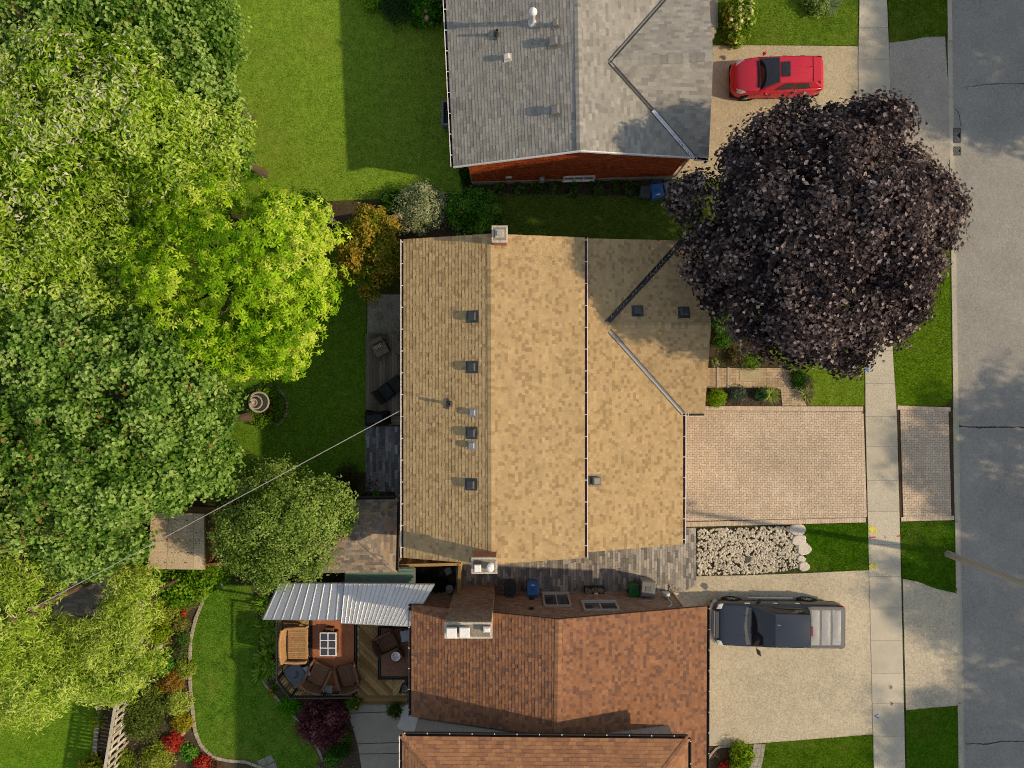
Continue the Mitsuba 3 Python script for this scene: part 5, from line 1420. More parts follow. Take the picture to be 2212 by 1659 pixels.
def truck_extras(p, mir, rf):
    dark, chrome, silver = (.012, .012, .014), (.62, .62, .62), A(150, 150, 150)
    for s in (-1, 1):
        p('headlight', MB().hull([(.12, s * .72, .82), (.12, s * .72, 1.04), (.2, s * .92, 1.06), (.42, s * .97, 1.05), (.42, s * .97, .86), (.2, s * .9, .82), (.32, s * .74, 1.085)], (.6, .62, .62), 0), 'glassy')
        p('tail_light', MB().hull([(5.86, s * .98, .85), (5.86, s * .98, 1.3), (5.94, s * .9, 1.3), (5.94, s * .9, .85), (5.7, s * 1.0, 1.3), (5.7, s * 1.0, .9)], (.32, .01, .01), 0), 'glassy')
        p('mirror', MB().hull([(1.86, s * .98, 1.26), (1.9, s * 1.22, 1.28), (1.96, s * 1.3, 1.3), (2.04, s * 1.3, 1.48), (1.96, s * 1.14, 1.5), (2.06, s * 1.12, 1.3)], (.02, .02, .022), 0), 'satin')
        st = p('step_bar', MB().tube([(1.75, s * 1.06, .44), (3.85, s * 1.06, .44)], .045, chrome, 8, 0), 'metal')
        for x in (2.72, 3.72):
            p('door_handle', MB().hull([(x, s * 1.005, 1.08), (x + .2, s * 1.005, 1.08), (x + .2, s * 1.05, 1.11), (x, s * 1.05, 1.11), (x, s * 1.005, 1.14), (x + .2, s * 1.005, 1.14)], chrome, 0), 'metal')
        for x in (1.95, 2.98, 4.02):
            p('door_seam', MB().bar((x, s * 1.012, .5), (x, s * 1.004, 1.2), .014, .014, dark, 0), 'matte')
        p('fender_badge', MB().box(1.4, 1.65, s * 1.0 - .02, s * 1.0 + .02, 1.0, 1.06, chrome, 0), 'metal')
        p('wiper', MB().bar((1.62, s * .1 - .2, 1.28), (1.95, s * .1 - .2 + .55, 1.47), .03, .015, dark, 0), 'matte')
    p('grille', MB().hull([(.02, -.62, .62), (.02, .62, .62), (.06, .62, 1.06), (.06, -.62, 1.06), (.2, -.6, 1.09), (.2, .6, 1.09)], (.20, .19, .18), 0), 'metal')
    for i in range(4):
        p('grille_bar', MB().box(-.0, .05, -.6, .6, .68 + i * .1, .71 + i * .1, chrome, 0), 'metal')
    p('bumper', MB().tube([(.24, -1.0, .55), (.06, -.8, .55), (-.04, -.4, .56), (-.06, 0, .56), (-.04, .4, .56), (.06, .8, .55), (.24, 1.0, .55)], .1, chrome, 8, 0), 'metal')
    p('bumper', MB().box(5.9, 6.02, -.9, .9, .5, .68, chrome, 0), 'metal')
    p('cowl', MB().hull([(1.42, -.86, 1.205), (1.42, .86, 1.205), (1.66, .84, 1.26), (1.66, -.84, 1.26), (1.34, 0, 1.22)], (.16, .16, .16), 0), 'matte')
    p('hood_ridge', MB().bar((.4, -.5, 1.11), (1.4, -.46, 1.215), .05, .03, NAVY, 0), 'gloss'); p('hood_ridge', MB().bar((.4, .5, 1.11), (1.4, .46, 1.215), .05, .03, NAVY, 0), 'gloss')
    p('antenna', MB().tube([(2.6, .3, 1.93), (2.68, .3, 2.02)], .02, (.6, .6, .6), 5, 0), 'satin')
    p('brake_light', MB().box(4.16, 4.22, -.22, .22, 1.86, 1.91, (.3, .02, .02), 0), 'satin')
    t = p('tonneau_cover', MB().cbox(5.04, 0, 1.31, 1.68, 1.86, .06, (.16, .16, .165), 1, .02), 'satin')
    rng = np.random.default_rng(3)
    for x0, x1 in ((4.36, 4.74), (4.84, 5.24), (5.34, 5.72)):
        gr = patch([(x0, -.8, 1.375), (x1, -.8, 1.375), (x1, .8, 1.375), (x0, .8, 1.375)], 8, 22, .018)
        gr[..., 2] += .03 * (meshkit.fbm(gr * [5, 3, 1], 3, 4) - .5)
        p('cover_panel', MB().sheet(gr, (.36, .36, .36), 1), 'satin', par=t, smooth=True)
    for y in (-.9, .9):
        p('bed_rail', MB().box(4.3, 5.85, y - .05, y + .05, 1.3, 1.385, (.13, .13, .135), 0), 'satin')
    p('tailgate_cap', MB().box(5.82, 5.93, -.88, .88, 1.28, 1.36, (.12, .12, .12), 0), 'satin')


vehicle('dark navy pickup truck with a grey bed cover parked beside the brown roofed house', 'pickup truck', 'parked_pickup', (P(1537, 1340, .6)[0], -11.15, -.4),
        [(0.02, .62, .5, .72, .76), (.08, .80, .46, .86, .92), (.2, .94, .44, 1.0, 1.06), (.5, 1.0, .42, 1.08, 1.13), (1.0, 1.01, .42, 1.13, 1.18), (1.5, 1.01, .42, 1.17, 1.22), (2.0, 1.01, .42, 1.2, 1.24), (3.0, 1.01, .42, 1.22, 1.25), (4.15, 1.01, .42, 1.26, 1.3), (4.3, 1.01, .42, 1.3, 1.32), (5.2, 1.01, .44, 1.31, 1.33), (5.75, 1.0, .5, 1.31, 1.33), (5.92, .93, .55, 1.28, 1.3)],
        dict(LF=(1.62, .93, 1.23), UF=(2.55, .74, 1.86), UR=(4.12, .74, 1.88), LR=(4.28, .88, 1.30), side=[(.16, .48), (.52, .86)], crown=.05, wsb=-.06), NAVY, [(1.0, .9, .4, .27), (4.55, .9, .4, .27)], truck_extras)


# ================================================================== SHEDS, FENCES, DECKS
WOODG = palette([A(132, 122, 112), A(120, 110, 100), A(146, 136, 124)], .06, .06, 1.0, 51)
WOODT = palette([A(170, 140, 92), A(150, 122, 78), A(186, 158, 110), A(132, 106, 70)], .07, .06, 1.0, 53)
WHITEW = palette([A(206, 200, 184), A(190, 184, 168), A(176, 168, 150)], .05, .05, 1.0, 55)
BROWNW = palette([A(150, 110, 70), A(134, 100, 66), A(166, 130, 86)], .07, .06, 1.0, 57)

SH = palette([A(150, 138, 122), A(136, 126, 114), A(166, 150, 130), A(122, 114, 104), A(158, 136, 112)], .05, .06, .7, 61)
sh = thing('shed', 'small hip roofed shed with grey brown shingles behind the tan house', 'shed')
z0 = 2.35
a, b, c, d = P(628, 1081, z0), P(858, 1079, z0), P(854, 1236, z0), P(628, 1238, z0)
hw = (a[1] - d[1]) / 2; rise = hw * .5
p1, p2 = np.array([b[0] - hw, (b[1] + c[1]) / 2, z0 + rise]), np.array([a[0] + hw * .4, (a[1] + d[1]) / 2, z0 + rise])
SN, SE, SS, SW = RoofPlane([a, p2, p1, b], (a, b)), RoofPlane([b, p1, c], (b, c)), RoofPlane([d, c, p1, p2], (d, c)), RoofPlane([a, d, p2], (a, d))
mb = MB()
for p in (SN, SE, SS, SW):
    p.slab(mb, .1, A(110, 100, 90))
rf = part(sh, 'roof', mb)
caps = MB(); rng = np.random.default_rng(9)
for e, n1, n2 in ((b, SN, SE), (c, SE, SS)):
    ridge_caps(caps, e, p1, -n1.t, -n2.t, SH, rng, .14)
ridge_caps(caps, p2, p1, -SN.t, -SS.t, SH, rng, .14)
cover(rf, [SN, SE, SS, SW], SH, (-6.0, -6.5), widths=(.18, .36), most=140, seed=37, extra=caps)
part(sh, 'wall', MB().box(a[0] + .25, b[0] - .25, d[1] + .25, a[1] - .25, 0, z0 - .02, A(120, 104, 84), 2))
gutter(sh, a, b, (0, 1), c=(.05, .05, .05), clipc=(.05, .05, .05)); gutter(sh, b, c, (1, 0), c=(.05, .05, .05), clipc=(.05, .05, .05))

ps = thing('shed', 'flat plywood roofed shed at the edge of the wood', 'shed')
z0 = 2.3
cor = np.array([P(326, 1107, z0), P(441, 1110, z0), P(442, 1231, z0), P(319, 1229, z0)])
part(ps, 'wall', MB().prism(Polygon(cor[:, :2]).buffer(-.12), 0, z0 - .06, A(120, 92, 60), 3))
part(ps, 'fascia', MB().prism(Polygon(cor[:, :2]), z0 - .12, z0 - .02, A(176, 140, 86), 2))
gr = patch(cor, 2, 2)
PLY = palette([A(206, 188, 160), A(198, 178, 148), A(212, 196, 170)], .03, .05, 1.0, 63)
rng = np.random.default_rng(12)
for i, (u0, u1) in enumerate(((0.0, .33), (.33, .80), (.80, 1.0))):
    for j, (v0_, v1_) in enumerate(((0.0, .5), (.5, 1.0))):
        q = patch(cor, 2, 2, 0, (u0 + .004, u1 - .004, v0_ + .003, v1_ - .003))
        mb = MB(); q = np.array([q[0, 0], q[1, 0], q[1, 1], q[0, 1]])
        poly_piece(mb, q[::-1, :2], z0, PLY(q[0], rng), z0 - .018, 3)
        k_ = part(ps, 'plywood_sheet', mb)
mb = MB()
for i in range(46):
    q = patch(cor, 2, 2, 0, (rng.uniform(.04, .96), 1, rng.choice([.12, .34, .47, .52, .7, .88]) + rng.normal(0, .008), 1))[0, 0]
    mb.cbox(q[0], q[1], z0 + .001, rng.uniform(.03, .08), .03, .006, A(92, 78, 60), 2)
part(ps, 'knots', mb, kind='stuff')

ss = thing('shed', 'small shed with a slate coloured shingle roof under the willow', 'shed')
z0 = 2.2
cor = [P(118, 1250, z0), P(240, 1256, z0), P(238, 1332, z0 + .5), P(116, 1328, z0 + .5)]
SP = RoofPlane(cor, (cor[0], cor[1]))
part(ss, 'wall', MB().prism(Polygon([q[:2] for q in cor]).buffer(-.15), 0, z0 - .03, A(120, 110, 100), 2))
mb = MB(); SP.slab(mb, .1, A(100, 96, 92)); rf = part(ss, 'roof', mb)
cover(rf, [SP], palette([A(140, 132, 124), A(128, 120, 114), A(150, 142, 134)], .05, .05, .7, 65), (-19, -9.5), expo=.2, widths=(.28, .36), most=60, seed=38)


def fence(name, label, a, b, h, col, bw=.14, gap=.01, rails=2, both=False, cap=True, post=2.4, seed=0, lean=0.0):
    """Posts, rails and boards between two plan points."""
    rng = np.random.default_rng(seed)
    a, b = np.array([*a[:2], 0.0]), np.array([*b[:2], 0.0]); L = np.linalg.norm(b - a); d = (b - a) / L; n = np.array([-d[1], d[0], 0])
    key = thing(name, label, 'fence')
    m = max(1, int(round(L / post)))
    for i in range(m + 1):
        q = a + d * L * i / m
        part(key, 'post', MB().cbox(q[0], q[1], 0, .1, .1, h + .06, col(q, rng), 2, .02))
    for i in range(rails):
        z = .3 + (h - .5) * i / max(1, rails - 1)
        part(key, 'rail', MB().bar(a + [0, 0, z] - n * .035, b + [0, 0, z] - n * .035, .045, .09, col(a, rng), 2))
    for i in range(int(L / (bw + gap))):
        q = a + d * (i * (bw + gap) + bw / 2)
        s = -1 if both and i % 2 else 1
        o = q + n * .012 * s + (n * -.08 if s < 0 else 0)
        mb = MB(); e = d * bw / 2; t = n * .02
        hh = h + rng.uniform(-.015, .015)
        mb.add([o - e, o + e, o + e + t, o - e + t, o - e + [0, 0, hh], o + e + [0, 0, hh], o + e + t + [0, 0, hh], o - e + t + [0, 0, hh]],
               [[0, 1, 5, 4], [1, 2, 6, 5], [2, 3, 7, 6], [3, 0, 4, 7], [4, 5, 6, 7]], col(q, rng), 3)
        part(key, 'board', mb)
    if cap:
        part(key, 'cap_rail', MB().bar(a + [0, 0, h + .02], b + [0, 0, h + .02], .13, .035, col(b, rng), 3))
    return key


fence('fence', 'weathered white board fence beside the flower bed', P(226, 1659, 1.75) + [-.4, -2.4, 0], P(268, 1407, 1.75), 1.7, WHITEW, .13, .05, 3, True, True, 2.0, 1)
fence('fence', 'white board fence that runs on up under the willow', P(268, 1404, 1.75), P(295, 1240, 1.75), 1.7, WHITEW, .13, .05, 3, True, True, 2.0, 2)
fence('fence', 'brown wooden fence along the back of the sunny lawn', P(560, 475, 1.75), P(702, 480, 1.75), 1.7, WOODG, .14, .012, 2, False, True, 2.4, 3)
fence('fence', 'short wooden fence between the tinged tree and the silvery shrub', P(734, 489, 1.6), P(862, 465, 1.6), 1.55, WOODG, .14, .012, 2, False, True, 2.4, 4)
fence('fence', 'wooden fence beside the plywood shed', P(130, 1240, 1.6), P(318, 1232, 1.6), 1.55, BROWNW, .14, .012, 2, False, True, 2.4, 5)
fence('fence', 'wooden fence right of the plywood shed', P(444, 1219, 1.5), P(560, 1222, 1.5), 1.45, BROWNW, .14, .012, 2, False, True, 2.4, 6)
fence('fence', 'pale topped wooden fence between the shed and the southern chimney', P(862, 1222, 1.6), P(991, 1219, 1.6), 1.55, WOODT, .14, .012, 2, False, True, 2.2, 7)
fence('fence', 'short wooden gate fence beside the broad brick chimney', P(993, 1221, 1.6), P(990, 1282, 1.6), 1.55, WOODT, .14, .012, 2, False, True, 1.3, 8)
mb = MB(); q = P(709, 468, 1.9); mb.cbox(q[0], q[1], 0, .2, .2, 1.7, A(120, 110, 100), 2).cbox(q[0], q[1], 1.7, .34, .34, .1, A(150, 146, 140), 4, .03)
single('fence_post', 'stout fence post with a square weathered cap', 'post', mb)
mb = MB(); mb.bar(P(718, 471, 1.7), P(733, 490, 1.7), .1, .06, A(150, 116, 80), 2); q = P(733, 490, 1.6); mb.cbox(q[0], q[1], 0, .1, .1, 1.65, A(130, 104, 76), 2)
single('gate_rail', 'slanted brown gate top beside the square capped fence post', 'gate', mb)

# rear deck of the tan house
dk = thing('deck', 'grey brown board deck behind the tan house', 'deck')
dp_ = Polygon(PL([(790, 721), (912, 721), (912, 895), (838, 895), (790, 884)], .3))
part(dk, 'frame', MB().prism(dp_.buffer(-.04), 0, .268, A(70, 62, 54), 2))
lay(dk, 'board', courses(dp_, .146, [12.0], 90, .012, 1), WOODG, .3, .262, P(830, 800)[:2], mat='matte', k=3, shift=.002)
st = Polygon(PL([(838, 896), (912, 896), (912, 918), (838, 918)], .15))
lay(dk, 'step_board', courses(st, .146, [6.0], 0, .012, 2), WOODG, .15, .0, P(860, 905)[:2], mat='matte', k=3, shift=.002)
# tan boards between shed and house
bw = thing('boardwalk', 'narrow strip of pale boards between the shed and the tan house', 'boardwalk')
lay(bw, 'board', courses(Polygon(PL([(858, 1130), (905, 1130), (905, 1216), (858, 1216)], .06)), .14, [1.2], 0, .012, 3), WOODT, .06, .0, P(870, 1160)[:2], mat='matte', k=3)

# chevron deck of the brown house
DZ = .75
dk = thing('deck', 'chevron board deck with rugs and wicker chairs beside the brown roofed house', 'deck')
dpoly = Polygon(PL([(601, 1262), (892, 1262), (892, 1502), (772, 1502), (631, 1502), (601, 1466)], DZ))
part(dk, 'frame', MB().prism(dpoly.buffer(-.05), 0, DZ - .035, A(80, 64, 44), 2))
pieces = []
for i, (u0, u1) in enumerate(((600, 689), (689, 776), (776, 848), (848, 893))):
    x0, x1 = P(u0, 0, DZ)[0], P(u1, 0, DZ)[0]
    band = dpoly.intersection(sbox(x0 + .004, -40, x1 - .004, 10))
    pieces += courses(band, .142, [12.0], (45, 45, -45, 45)[i] if i != 1 else -45, .012, i)
lay(dk, 'board', [(q, True) for q, _ in pieces], WOODT, DZ, DZ - .03, P(800, 1400)[:2], mat='matte', k=3, shift=.002)
for i, (v0_, v1_) in enumerate(((1500, 1508), (1509, 1515), (1516, 1522))):
    z = DZ - .12 - i * .2
    mb = MB(); poly_piece(mb, PL([(771, v1_), (880, v1_), (880, v0_ - 1), (771, v0_ - 1)], z), z, WOODT((i, 0, 0), np.random.default_rng(i)), z - .04, 3); part(dk, 'step', mb)


def railing(label, pts, z0, h, c=(.02, .02, .022)):
    key = thing('railing', label, 'railing')
    for a, b in zip(pts[:-1], pts[1:]):
        a, b = np.array([*a, z0]), np.array([*b, z0])
        part(key, 'top_rail', MB().bar(a + [0, 0, h], b + [0, 0, h], .06, .04, c, 0), 'satin')
        mb = MB().bar(a + [0, 0, .1], b + [0, 0, .1], .04, .03, c, 0)
        n = int(np.linalg.norm(b - a) / .13)
        for i in range(1, n):
            q = a + (b - a) * i / n
            mb.bar(q + [0, 0, .1], q + [0, 0, h], .022, .022, c, 0)
        part(key, 'balusters', mb, 'satin')
    for a in pts:
        part(key, 'post', MB().cbox(a[0], a[1], z0 - .3, .09, .09, h + .36, c, 0, .015), 'satin')


railing('black metal railing around the left and lower edge of the chevron deck', PL([(602, 1336), (602, 1466), (631, 1502), (700, 1502), (764, 1501)], 1.4), DZ, .95)
railing('short black railing at the right side of the deck steps', PL([(866, 1490), (884, 1490), (884, 1510)], 1.4), DZ, .95)
# metal roofs over the deck
def ribbed(name, label, cor, c, step, rib, mat='metal', along=0, posts=()):
    """A ribbed metal roof on a steel frame: cor = four points in space, ribs run from the first edge to the third."""
    key = thing(name, label, 'canopy roof')
    cor = np.asarray(cor, float)
    w = np.linalg.norm(cor[1] - cor[0]); n = max(2, int(w / step))
    for i in range(n):
        u0, u1 = i / n, (i + 1) / n
        q = patch(cor, 2, 2, 0, (u0 + .001, u1 - .001, 0, 1))
        a0, a1, b0, b1 = q[0, 0], q[1, 0], q[0, 1], q[1, 1]
        mb = MB(); up = np.array([0, 0, .004])
        e0, e1 = (a1 - a0), (b1 - b0)
        pr = [(0, 0), (.06, rib), (.16, rib), (.22, 0), (1, 0)]
        rows = np.array([[a0 + e0 * t + [0, 0, h_], b0 + e1 * t + [0, 0, h_]] for t, h_ in pr])
        mb.sheet(rows, np.asarray(c) * np.random.default_rng(i).uniform(.96, 1.04), 1)
        part(key, 'panel', mb, mat)
    fr = MB()
    for a, b in ((cor[0], cor[1]), (cor[3], cor[2]), (cor[0], cor[3]), (cor[1], cor[2])):
        fr.bar(a - [0, 0, .07], b - [0, 0, .07], .06, .1, (.2, .2, .2), 0)
    part(key, 'frame', fr, 'satin')
    for q in posts:
        z = min(x[2] for x in cor) - .1
        part(key, 'post', MB().box(q[0] - .05, q[0] + .05, q[1] - .05, q[1] + .05, 0, z, (.16, .16, .16), 0), 'satin')


ribbed('canopy_roof', 'blue grey ribbed metal roof over the left half of the deck', [P(602, 1261, 2.6), P(746, 1261, 2.6), P(742, 1339, 2.85), P(567, 1338, 2.85)], (.50, .53, .57), .3, .03, 'metal', posts=[P(625, 1275)[:2], P(640, 1300)[:2], P(735, 1290)[:2]])
ribbed('canopy_roof', 'silvery ribbed metal roof over the right half of the deck', [P(744, 1261, 2.67), P(938, 1263, 2.67), P(886, 1353, 2.94), P(736, 1346, 2.94)], (.70, .70, .69), .2, .03, 'metal', posts=[P(812, 1300)[:2], P(878, 1300)[:2], P(925, 1272)[:2]])
ribbed('canopy_roof', 'low green corrugated roof below the hip roofed shed', [P(895, 1228, 1.9), P(895, 1259, 1.9), P(746, 1259, 1.9), P(746, 1228, 1.9)], A(110, 140, 124), .12, .03, 'satin', posts=[P(750, 1245)[:2], P(890, 1245)[:2]])


# ------------------------------------------------------------------ furniture
def rot_put(key, specs, x, y, z, rot):
    for nm, m, mat in specs:
        part(key, nm, m.move(x, y, z, rot), mat)


def armchair(name, label, u, v, z, rot, w, d, col, slat=None, group=None, back=.85, light=1.0, cat='armchair'):
    """A wicker armchair or loveseat that faces +x before it is turned."""
    key = thing(name, label, cat, group)
    x, y = P(u, v, z + .5)[:2]
    c = np.asarray(col); rng = np.random.default_rng(int(u))
    S = []
    S.append(('seat', MB().rbox(-d / 2 + .1, d / 2, -w / 2 + .1, w / 2 - .1, .3, .42, .03, c, 3), 'matte'))
    n = int((w - .24) / .085)
    for i in range(n):
        yy = -w / 2 + .13 + (i + .5) * (w - .26) / n
        S.append(('seat_slat', MB().cbox(.03, yy, .42, d - .22, (w - .26) / n - .02, .018, c * rng.uniform(.85, 1.15) * (slat or 1), 3), 'matte'))
    bm = MB()
    g = [[(-d / 2 + .02 + .10 * abs(t) ** 2.5 - .12 * s, t * (w / 2 - .02), .3 + s * (back - .3)) for t in np.linspace(-1, 1, 9)] for s in np.linspace(0, 1, 5)]
    bm.sheet(np.array(g), c * .95, 3); bm.sheet(np.array(g)[::-1] - [.07, 0, 0], c * .8, 3)
    top = np.array(g)[-1]; bm.tube(top - [.035, 0, 0], .05, c * 1.15, 7, 3)
    S.append(('backrest', bm, 'matte'))
    for s in (-1, 1):
        am = MB().tube([(-d / 2 + .02, s * (w / 2 - .03), .62), (0, s * (w / 2), .62), (d / 2 - .06, s * (w / 2 - .01), .58), (d / 2, s * (w / 2 - .02), .3)], [.055, .06, .06, .045], c * 1.1, 8, 3)
        am.sheet(np.array([[(-d / 2 + .04, s * (w / 2 - .03), .2), (d / 2 - .03, s * (w / 2 - .03), .2)], [(-d / 2 + .04, s * (w / 2 - .03), .6), (d / 2 - .06, s * (w / 2 - .03), .58)]]), c * .8, 3)
        S.append(('armrest', am, 'matte'))
        for xx in (-d / 2 + .08, d / 2 - .05):
            S.append(('leg', MB().tube([(xx, s * (w / 2 - .07), 0), (xx, s * (w / 2 - .06), .32)], .03, c * .8, 6, 2), 'matte'))
    rot_put(key, S, x, y, z, rot)
    return key


def table(name, label, u, v, z, rot, lx, ly, h, col, legs=True, cat='table', th=.03, mat='satin'):
    key = thing(name, label, cat)
    x, y = P(u, v, z + h)[:2]
    S = [('top', MB().cbox(0, 0, h - th, lx, ly, th, col, 1, .008), mat)]
    for sx in (-1, 1):
        for sy in (-1, 1):
            S.append(('leg', MB().cbox(sx * (lx / 2 - .05), sy * (ly / 2 - .05), 0, .04, .04, h - th, np.asarray(col) * .7, 0), mat))
    rot_put(key, S, x, y, z, rot)
    return key


for lab, q, cb in (('brown outdoor rug with dark border under the grid topped table', [(668, 1330), (772, 1330), (772, 1500), (668, 1500)], A(176, 116, 82)), ('brown outdoor rug with dark border at the right end of the deck', [(816, 1350), (893, 1350), (893, 1468), (816, 1468)], A(136, 100, 84))):
    rk = thing('rug', lab, 'rug')
    o = Polygon(PL(q, DZ)); 
    part(rk, 'border', MB().prism(o, DZ - .004, DZ + .012, (.012, .012, .013), 1))
    part(rk, 'field', MB().prism(o.buffer(-.16, join_style=2), DZ, DZ + .017, cb, 4))
    part(rk, 'stripe', MB().prism(o.buffer(-.075, join_style=2).difference(o.buffer(-.1, join_style=2)), None, DZ + .016, (.07, .065, .06), 0))
WK, WK2 = A(176, 140, 100), A(112, 84, 66)
armchair('loveseat', 'light tan wicker loveseat at the left edge of the deck', 639, 1393, DZ, 0, 1.6, 1.02, WK, cat='loveseat')
armchair('armchair', 'brown wicker armchair by the lower railing, left one of the pair', 686, 1460, DZ, 66, .98, 1.05, WK2 * 1.25)
armchair('armchair', 'brown wicker armchair by the lower railing, right one of the pair', 750, 1462, DZ, 106, .95, 1.0, WK2)
armchair('armchair', 'dark wicker armchair on the rug beside the brown roof', 834, 1390, DZ, 24, .86, .92, WK2 * .95)
k_ = thing('fire_table', 'low table with a white framed six pane dark glass top', 'table')
x, y = P(708.5, 1392, DZ + .6)[:2]
S = [('base', MB().rbox(-.36, .36, -.5, .5, 0, .56, .03, A(96, 66, 50), 3), 'matte'), ('top', MB().cbox(0, 0, .56, .76, 1.08, .035, (.8, .8, .78), 0, .006), 'satin')]
for i in range(2):
    for j in range(3):
        S.append(('glass_pane', MB().cbox(-.18 + i * .36, -.345 + j * .345, .594, .315, .31, .006, (.035, .035, .05), 0), 'glassy'))
rot_put(k_, S, x, y, DZ, 0)
k_ = thing('ottoman', 'brown wicker stool at the upper end of the low table', 'stool')
x, y = P(711, 1363, DZ + .4)[:2]; rot_put(k_, [('top', MB().rbox(-.2, .2, -.12, .12, .28, .36, .03, WK2, 3), 'matte'), ('base', MB().cbox(0, 0, 0, .34, .2, .28, WK2 * .7, 2), 'matte')], x, y, DZ, 0)
k_ = thing('storage_box', 'square slate coloured deck box with a handle in the lower left deck corner', 'storage box')
x, y = P(638, 1456, DZ + .5)[:2]
rot_put(k_, [('body', MB().rbox(-.36, .36, -.42, .42, 0, .44, .04, (.03, .035, .045), 1), 'satin'), ('lid', MB().rbox(-.4, .4, -.45, .45, .44, .52, .035, (.055, .065, .085), 1), 'satin'),
             ('handle', MB().tube([(-.12, -.12, .525), (-.02, -.16, .55), (.1, -.06, .55), (.12, .08, .525)], .03, (.02, .022, .03), 6, 0), 'satin')], x, y, DZ, 35)
table('side_table', 'small pale grey side table between deck box and wicker chair', 658, 1452, DZ, 20, .44, .44, .46, A(150, 156, 160))
table('side_table', 'small grey green table between the two wicker armchairs', 708, 1489, DZ, -5, .42, .36, .4, A(110, 116, 110))
table('side_table', 'small blue grey side table under the brown eave', 876, 1374, DZ, 10, .44, .5, .46, A(150, 160, 176))
k_ = thing('stool', 'low wicker stool that carries a patterned bowl', 'stool')
x, y = P(856, 1421, DZ + .45)[:2]; rot_put(k_, [('top', MB().rbox(-.3, .3, -.27, .27, .3, .4, .04, WK2 * .95, 3), 'matte'), ('base', MB().cbox(0, 0, 0, .5, .44, .3, WK2 * .6, 2), 'matte')], x, y, DZ, 26)
bk = thing('bowl', 'round patterned bowl with red and blue flecks on the wicker stool', 'bowl')
x, y = P(855, 1418, DZ + .5)[:2]; zb = DZ + .4
part(bk, 'dish', MB().rev([(.08, 0), (.14, .03), (.2, .1), (.215, .11), (.2, .105), (.15, .06), (.001, .04)], (.75, .7, .66), (x, y, zb), 20, 0), 'satin')
mb = MB(); rng = np.random.default_rng(2)
for i in range(40):
    a, r = rng.uniform(0, 6.28), rng.uniform(.03, .17)
    mb.cbox(x + r * math.cos(a), y + r * math.sin(a), zb + .035 + r * r * 1.6, .03, .025, .012, [(.5, .05, .06), (.06, .1, .4), (.6, .5, .45)][i % 3], 0)
part(bk, 'pattern', mb, kind='stuff')


def planter(label, u, v, r, h, z, pal, seed, fl):
    key = thing('potted_plant', label, 'potted plant'); rng = np.random.default_rng(seed)
    c = P(u, v, z)
    part(key, 'pot', MB().rev([(r * .7, 0), (r, h), (r * 1.08, h), (r * 1.05, h - .04), (.001, h - .05)], A(92, 74, 60), c, 18, 2))
    mb, q = crown(c + [0, 0, h + .1], (r * 1.7, r * 1.7, .35), pal, 900, rng, clump=.14, per=14, L=.1, W=.05, shell=.3, low=-.4)
    part(key, 'foliage', mb, 'leaf')
    for i in range(10):
        p = q[rng.integers(len(q))] + [0, 0, .07]
        s = trimesh.creation.icosphere(subdivisions=1, radius=.045)
        part(key, 'flower', MB().add(s.vertices + p, s.faces, fl[i % len(fl)], 2), 'leaf')


planter('potted plant with red and yellow blooms left of the deck steps', 770, 1508, .19, .4, .1, [A(50, 90, 30), A(120, 160, 50)], 21, [(.5, .02, .03), (.6, .5, .05)])
planter('potted trailing plant with small red blooms right of the deck steps', 856, 1524, .19, .4, .02, [A(40, 76, 26), A(90, 130, 40)], 22, [(.5, .05, .05)])
key = thing('potted_plant', 'white flower box at the corner of the brown eave', 'potted plant')
q = P(908, 1583, .5); part(key, 'box', MB().cbox(q[0], q[1], 0, .5, .5, .45, A(206, 204, 198), 1, .02))
mb, _ = crown(q, (.25, .25, .2), GREEN, 300, np.random.default_rng(4), clump=.1, per=12, L=.08, W=.05, low=-.2); part(key, 'foliage', mb, 'leaf')
mb = MB(); q = P(877, 1478, 1.3); mb.rev([(.1, 0), (.12, .9), (.13, .92), (.11, .93), (.09, .9), (.001, .88)], (.06, .07, .09), (q[0], q[1], DZ), 18, 0)
single('lantern', 'dark round lantern with a pale rim by the deck steps', 'lantern', mb, 'satin')

# behind the tan house
TAUPE = A(146, 132, 112)
k_ = thing('patio_chair', 'beige cushioned chair with a striped pillow on the rear deck', 'chair')
x, y = P(820, 751, .75)[:2]
S = [('frame', MB().cbox(0, 0, .0, .66, .7, .26, (.05, .045, .04), 1), 'matte'), ('seat_cushion', MB().rbox(-.26, .36, -.33, .33, .26, .42, .05, TAUPE, 2), 'matte'), ('back_cushion', MB().rbox(-.44, -.24, -.34, .34, .3, .78, .05, TAUPE * .85, 2), 'matte')]
rot_put(k_, S, x, y, .3, -62)
pk = MB().rbox(-.2, .2, -.1, .1, .0, .1, .04, A(214, 210, 200), 1)
pp = part(k_, 'pillow', pk.move(x - .06, y + .06, .8, 28))
for i in range(5):
    part(pp, 'stripe', MB().cbox(-.15 + i * .075, 0, .097, .028, .19, .012, (.03, .03, .03), 0).move(x - .06, y + .06, .8, 28))
k_ = thing('patio_chair', 'beige chair half hidden under the tan eave', 'chair')
x, y = P(869, 752, .75)[:2]; rot_put(k_, [('seat_cushion', MB().rbox(-.3, .3, -.33, .33, .26, .4, .05, TAUPE * .8, 2), 'matte'), ('frame', MB().cbox(0, 0, 0, .62, .7, .26, (.05, .045, .04), 1), 'matte'), ('back_cushion', MB().rbox(.2, .4, -.33, .33, .3, .74, .05, TAUPE * .7, 2), 'matte')], x, y, .3, -10)
k_ = thing('lounge_chair', 'dark wicker lounge chair with its footstool on the rear deck', 'lounge chair')
x, y = P(840, 842, .65)[:2]
DW = (.028, .027, .028)
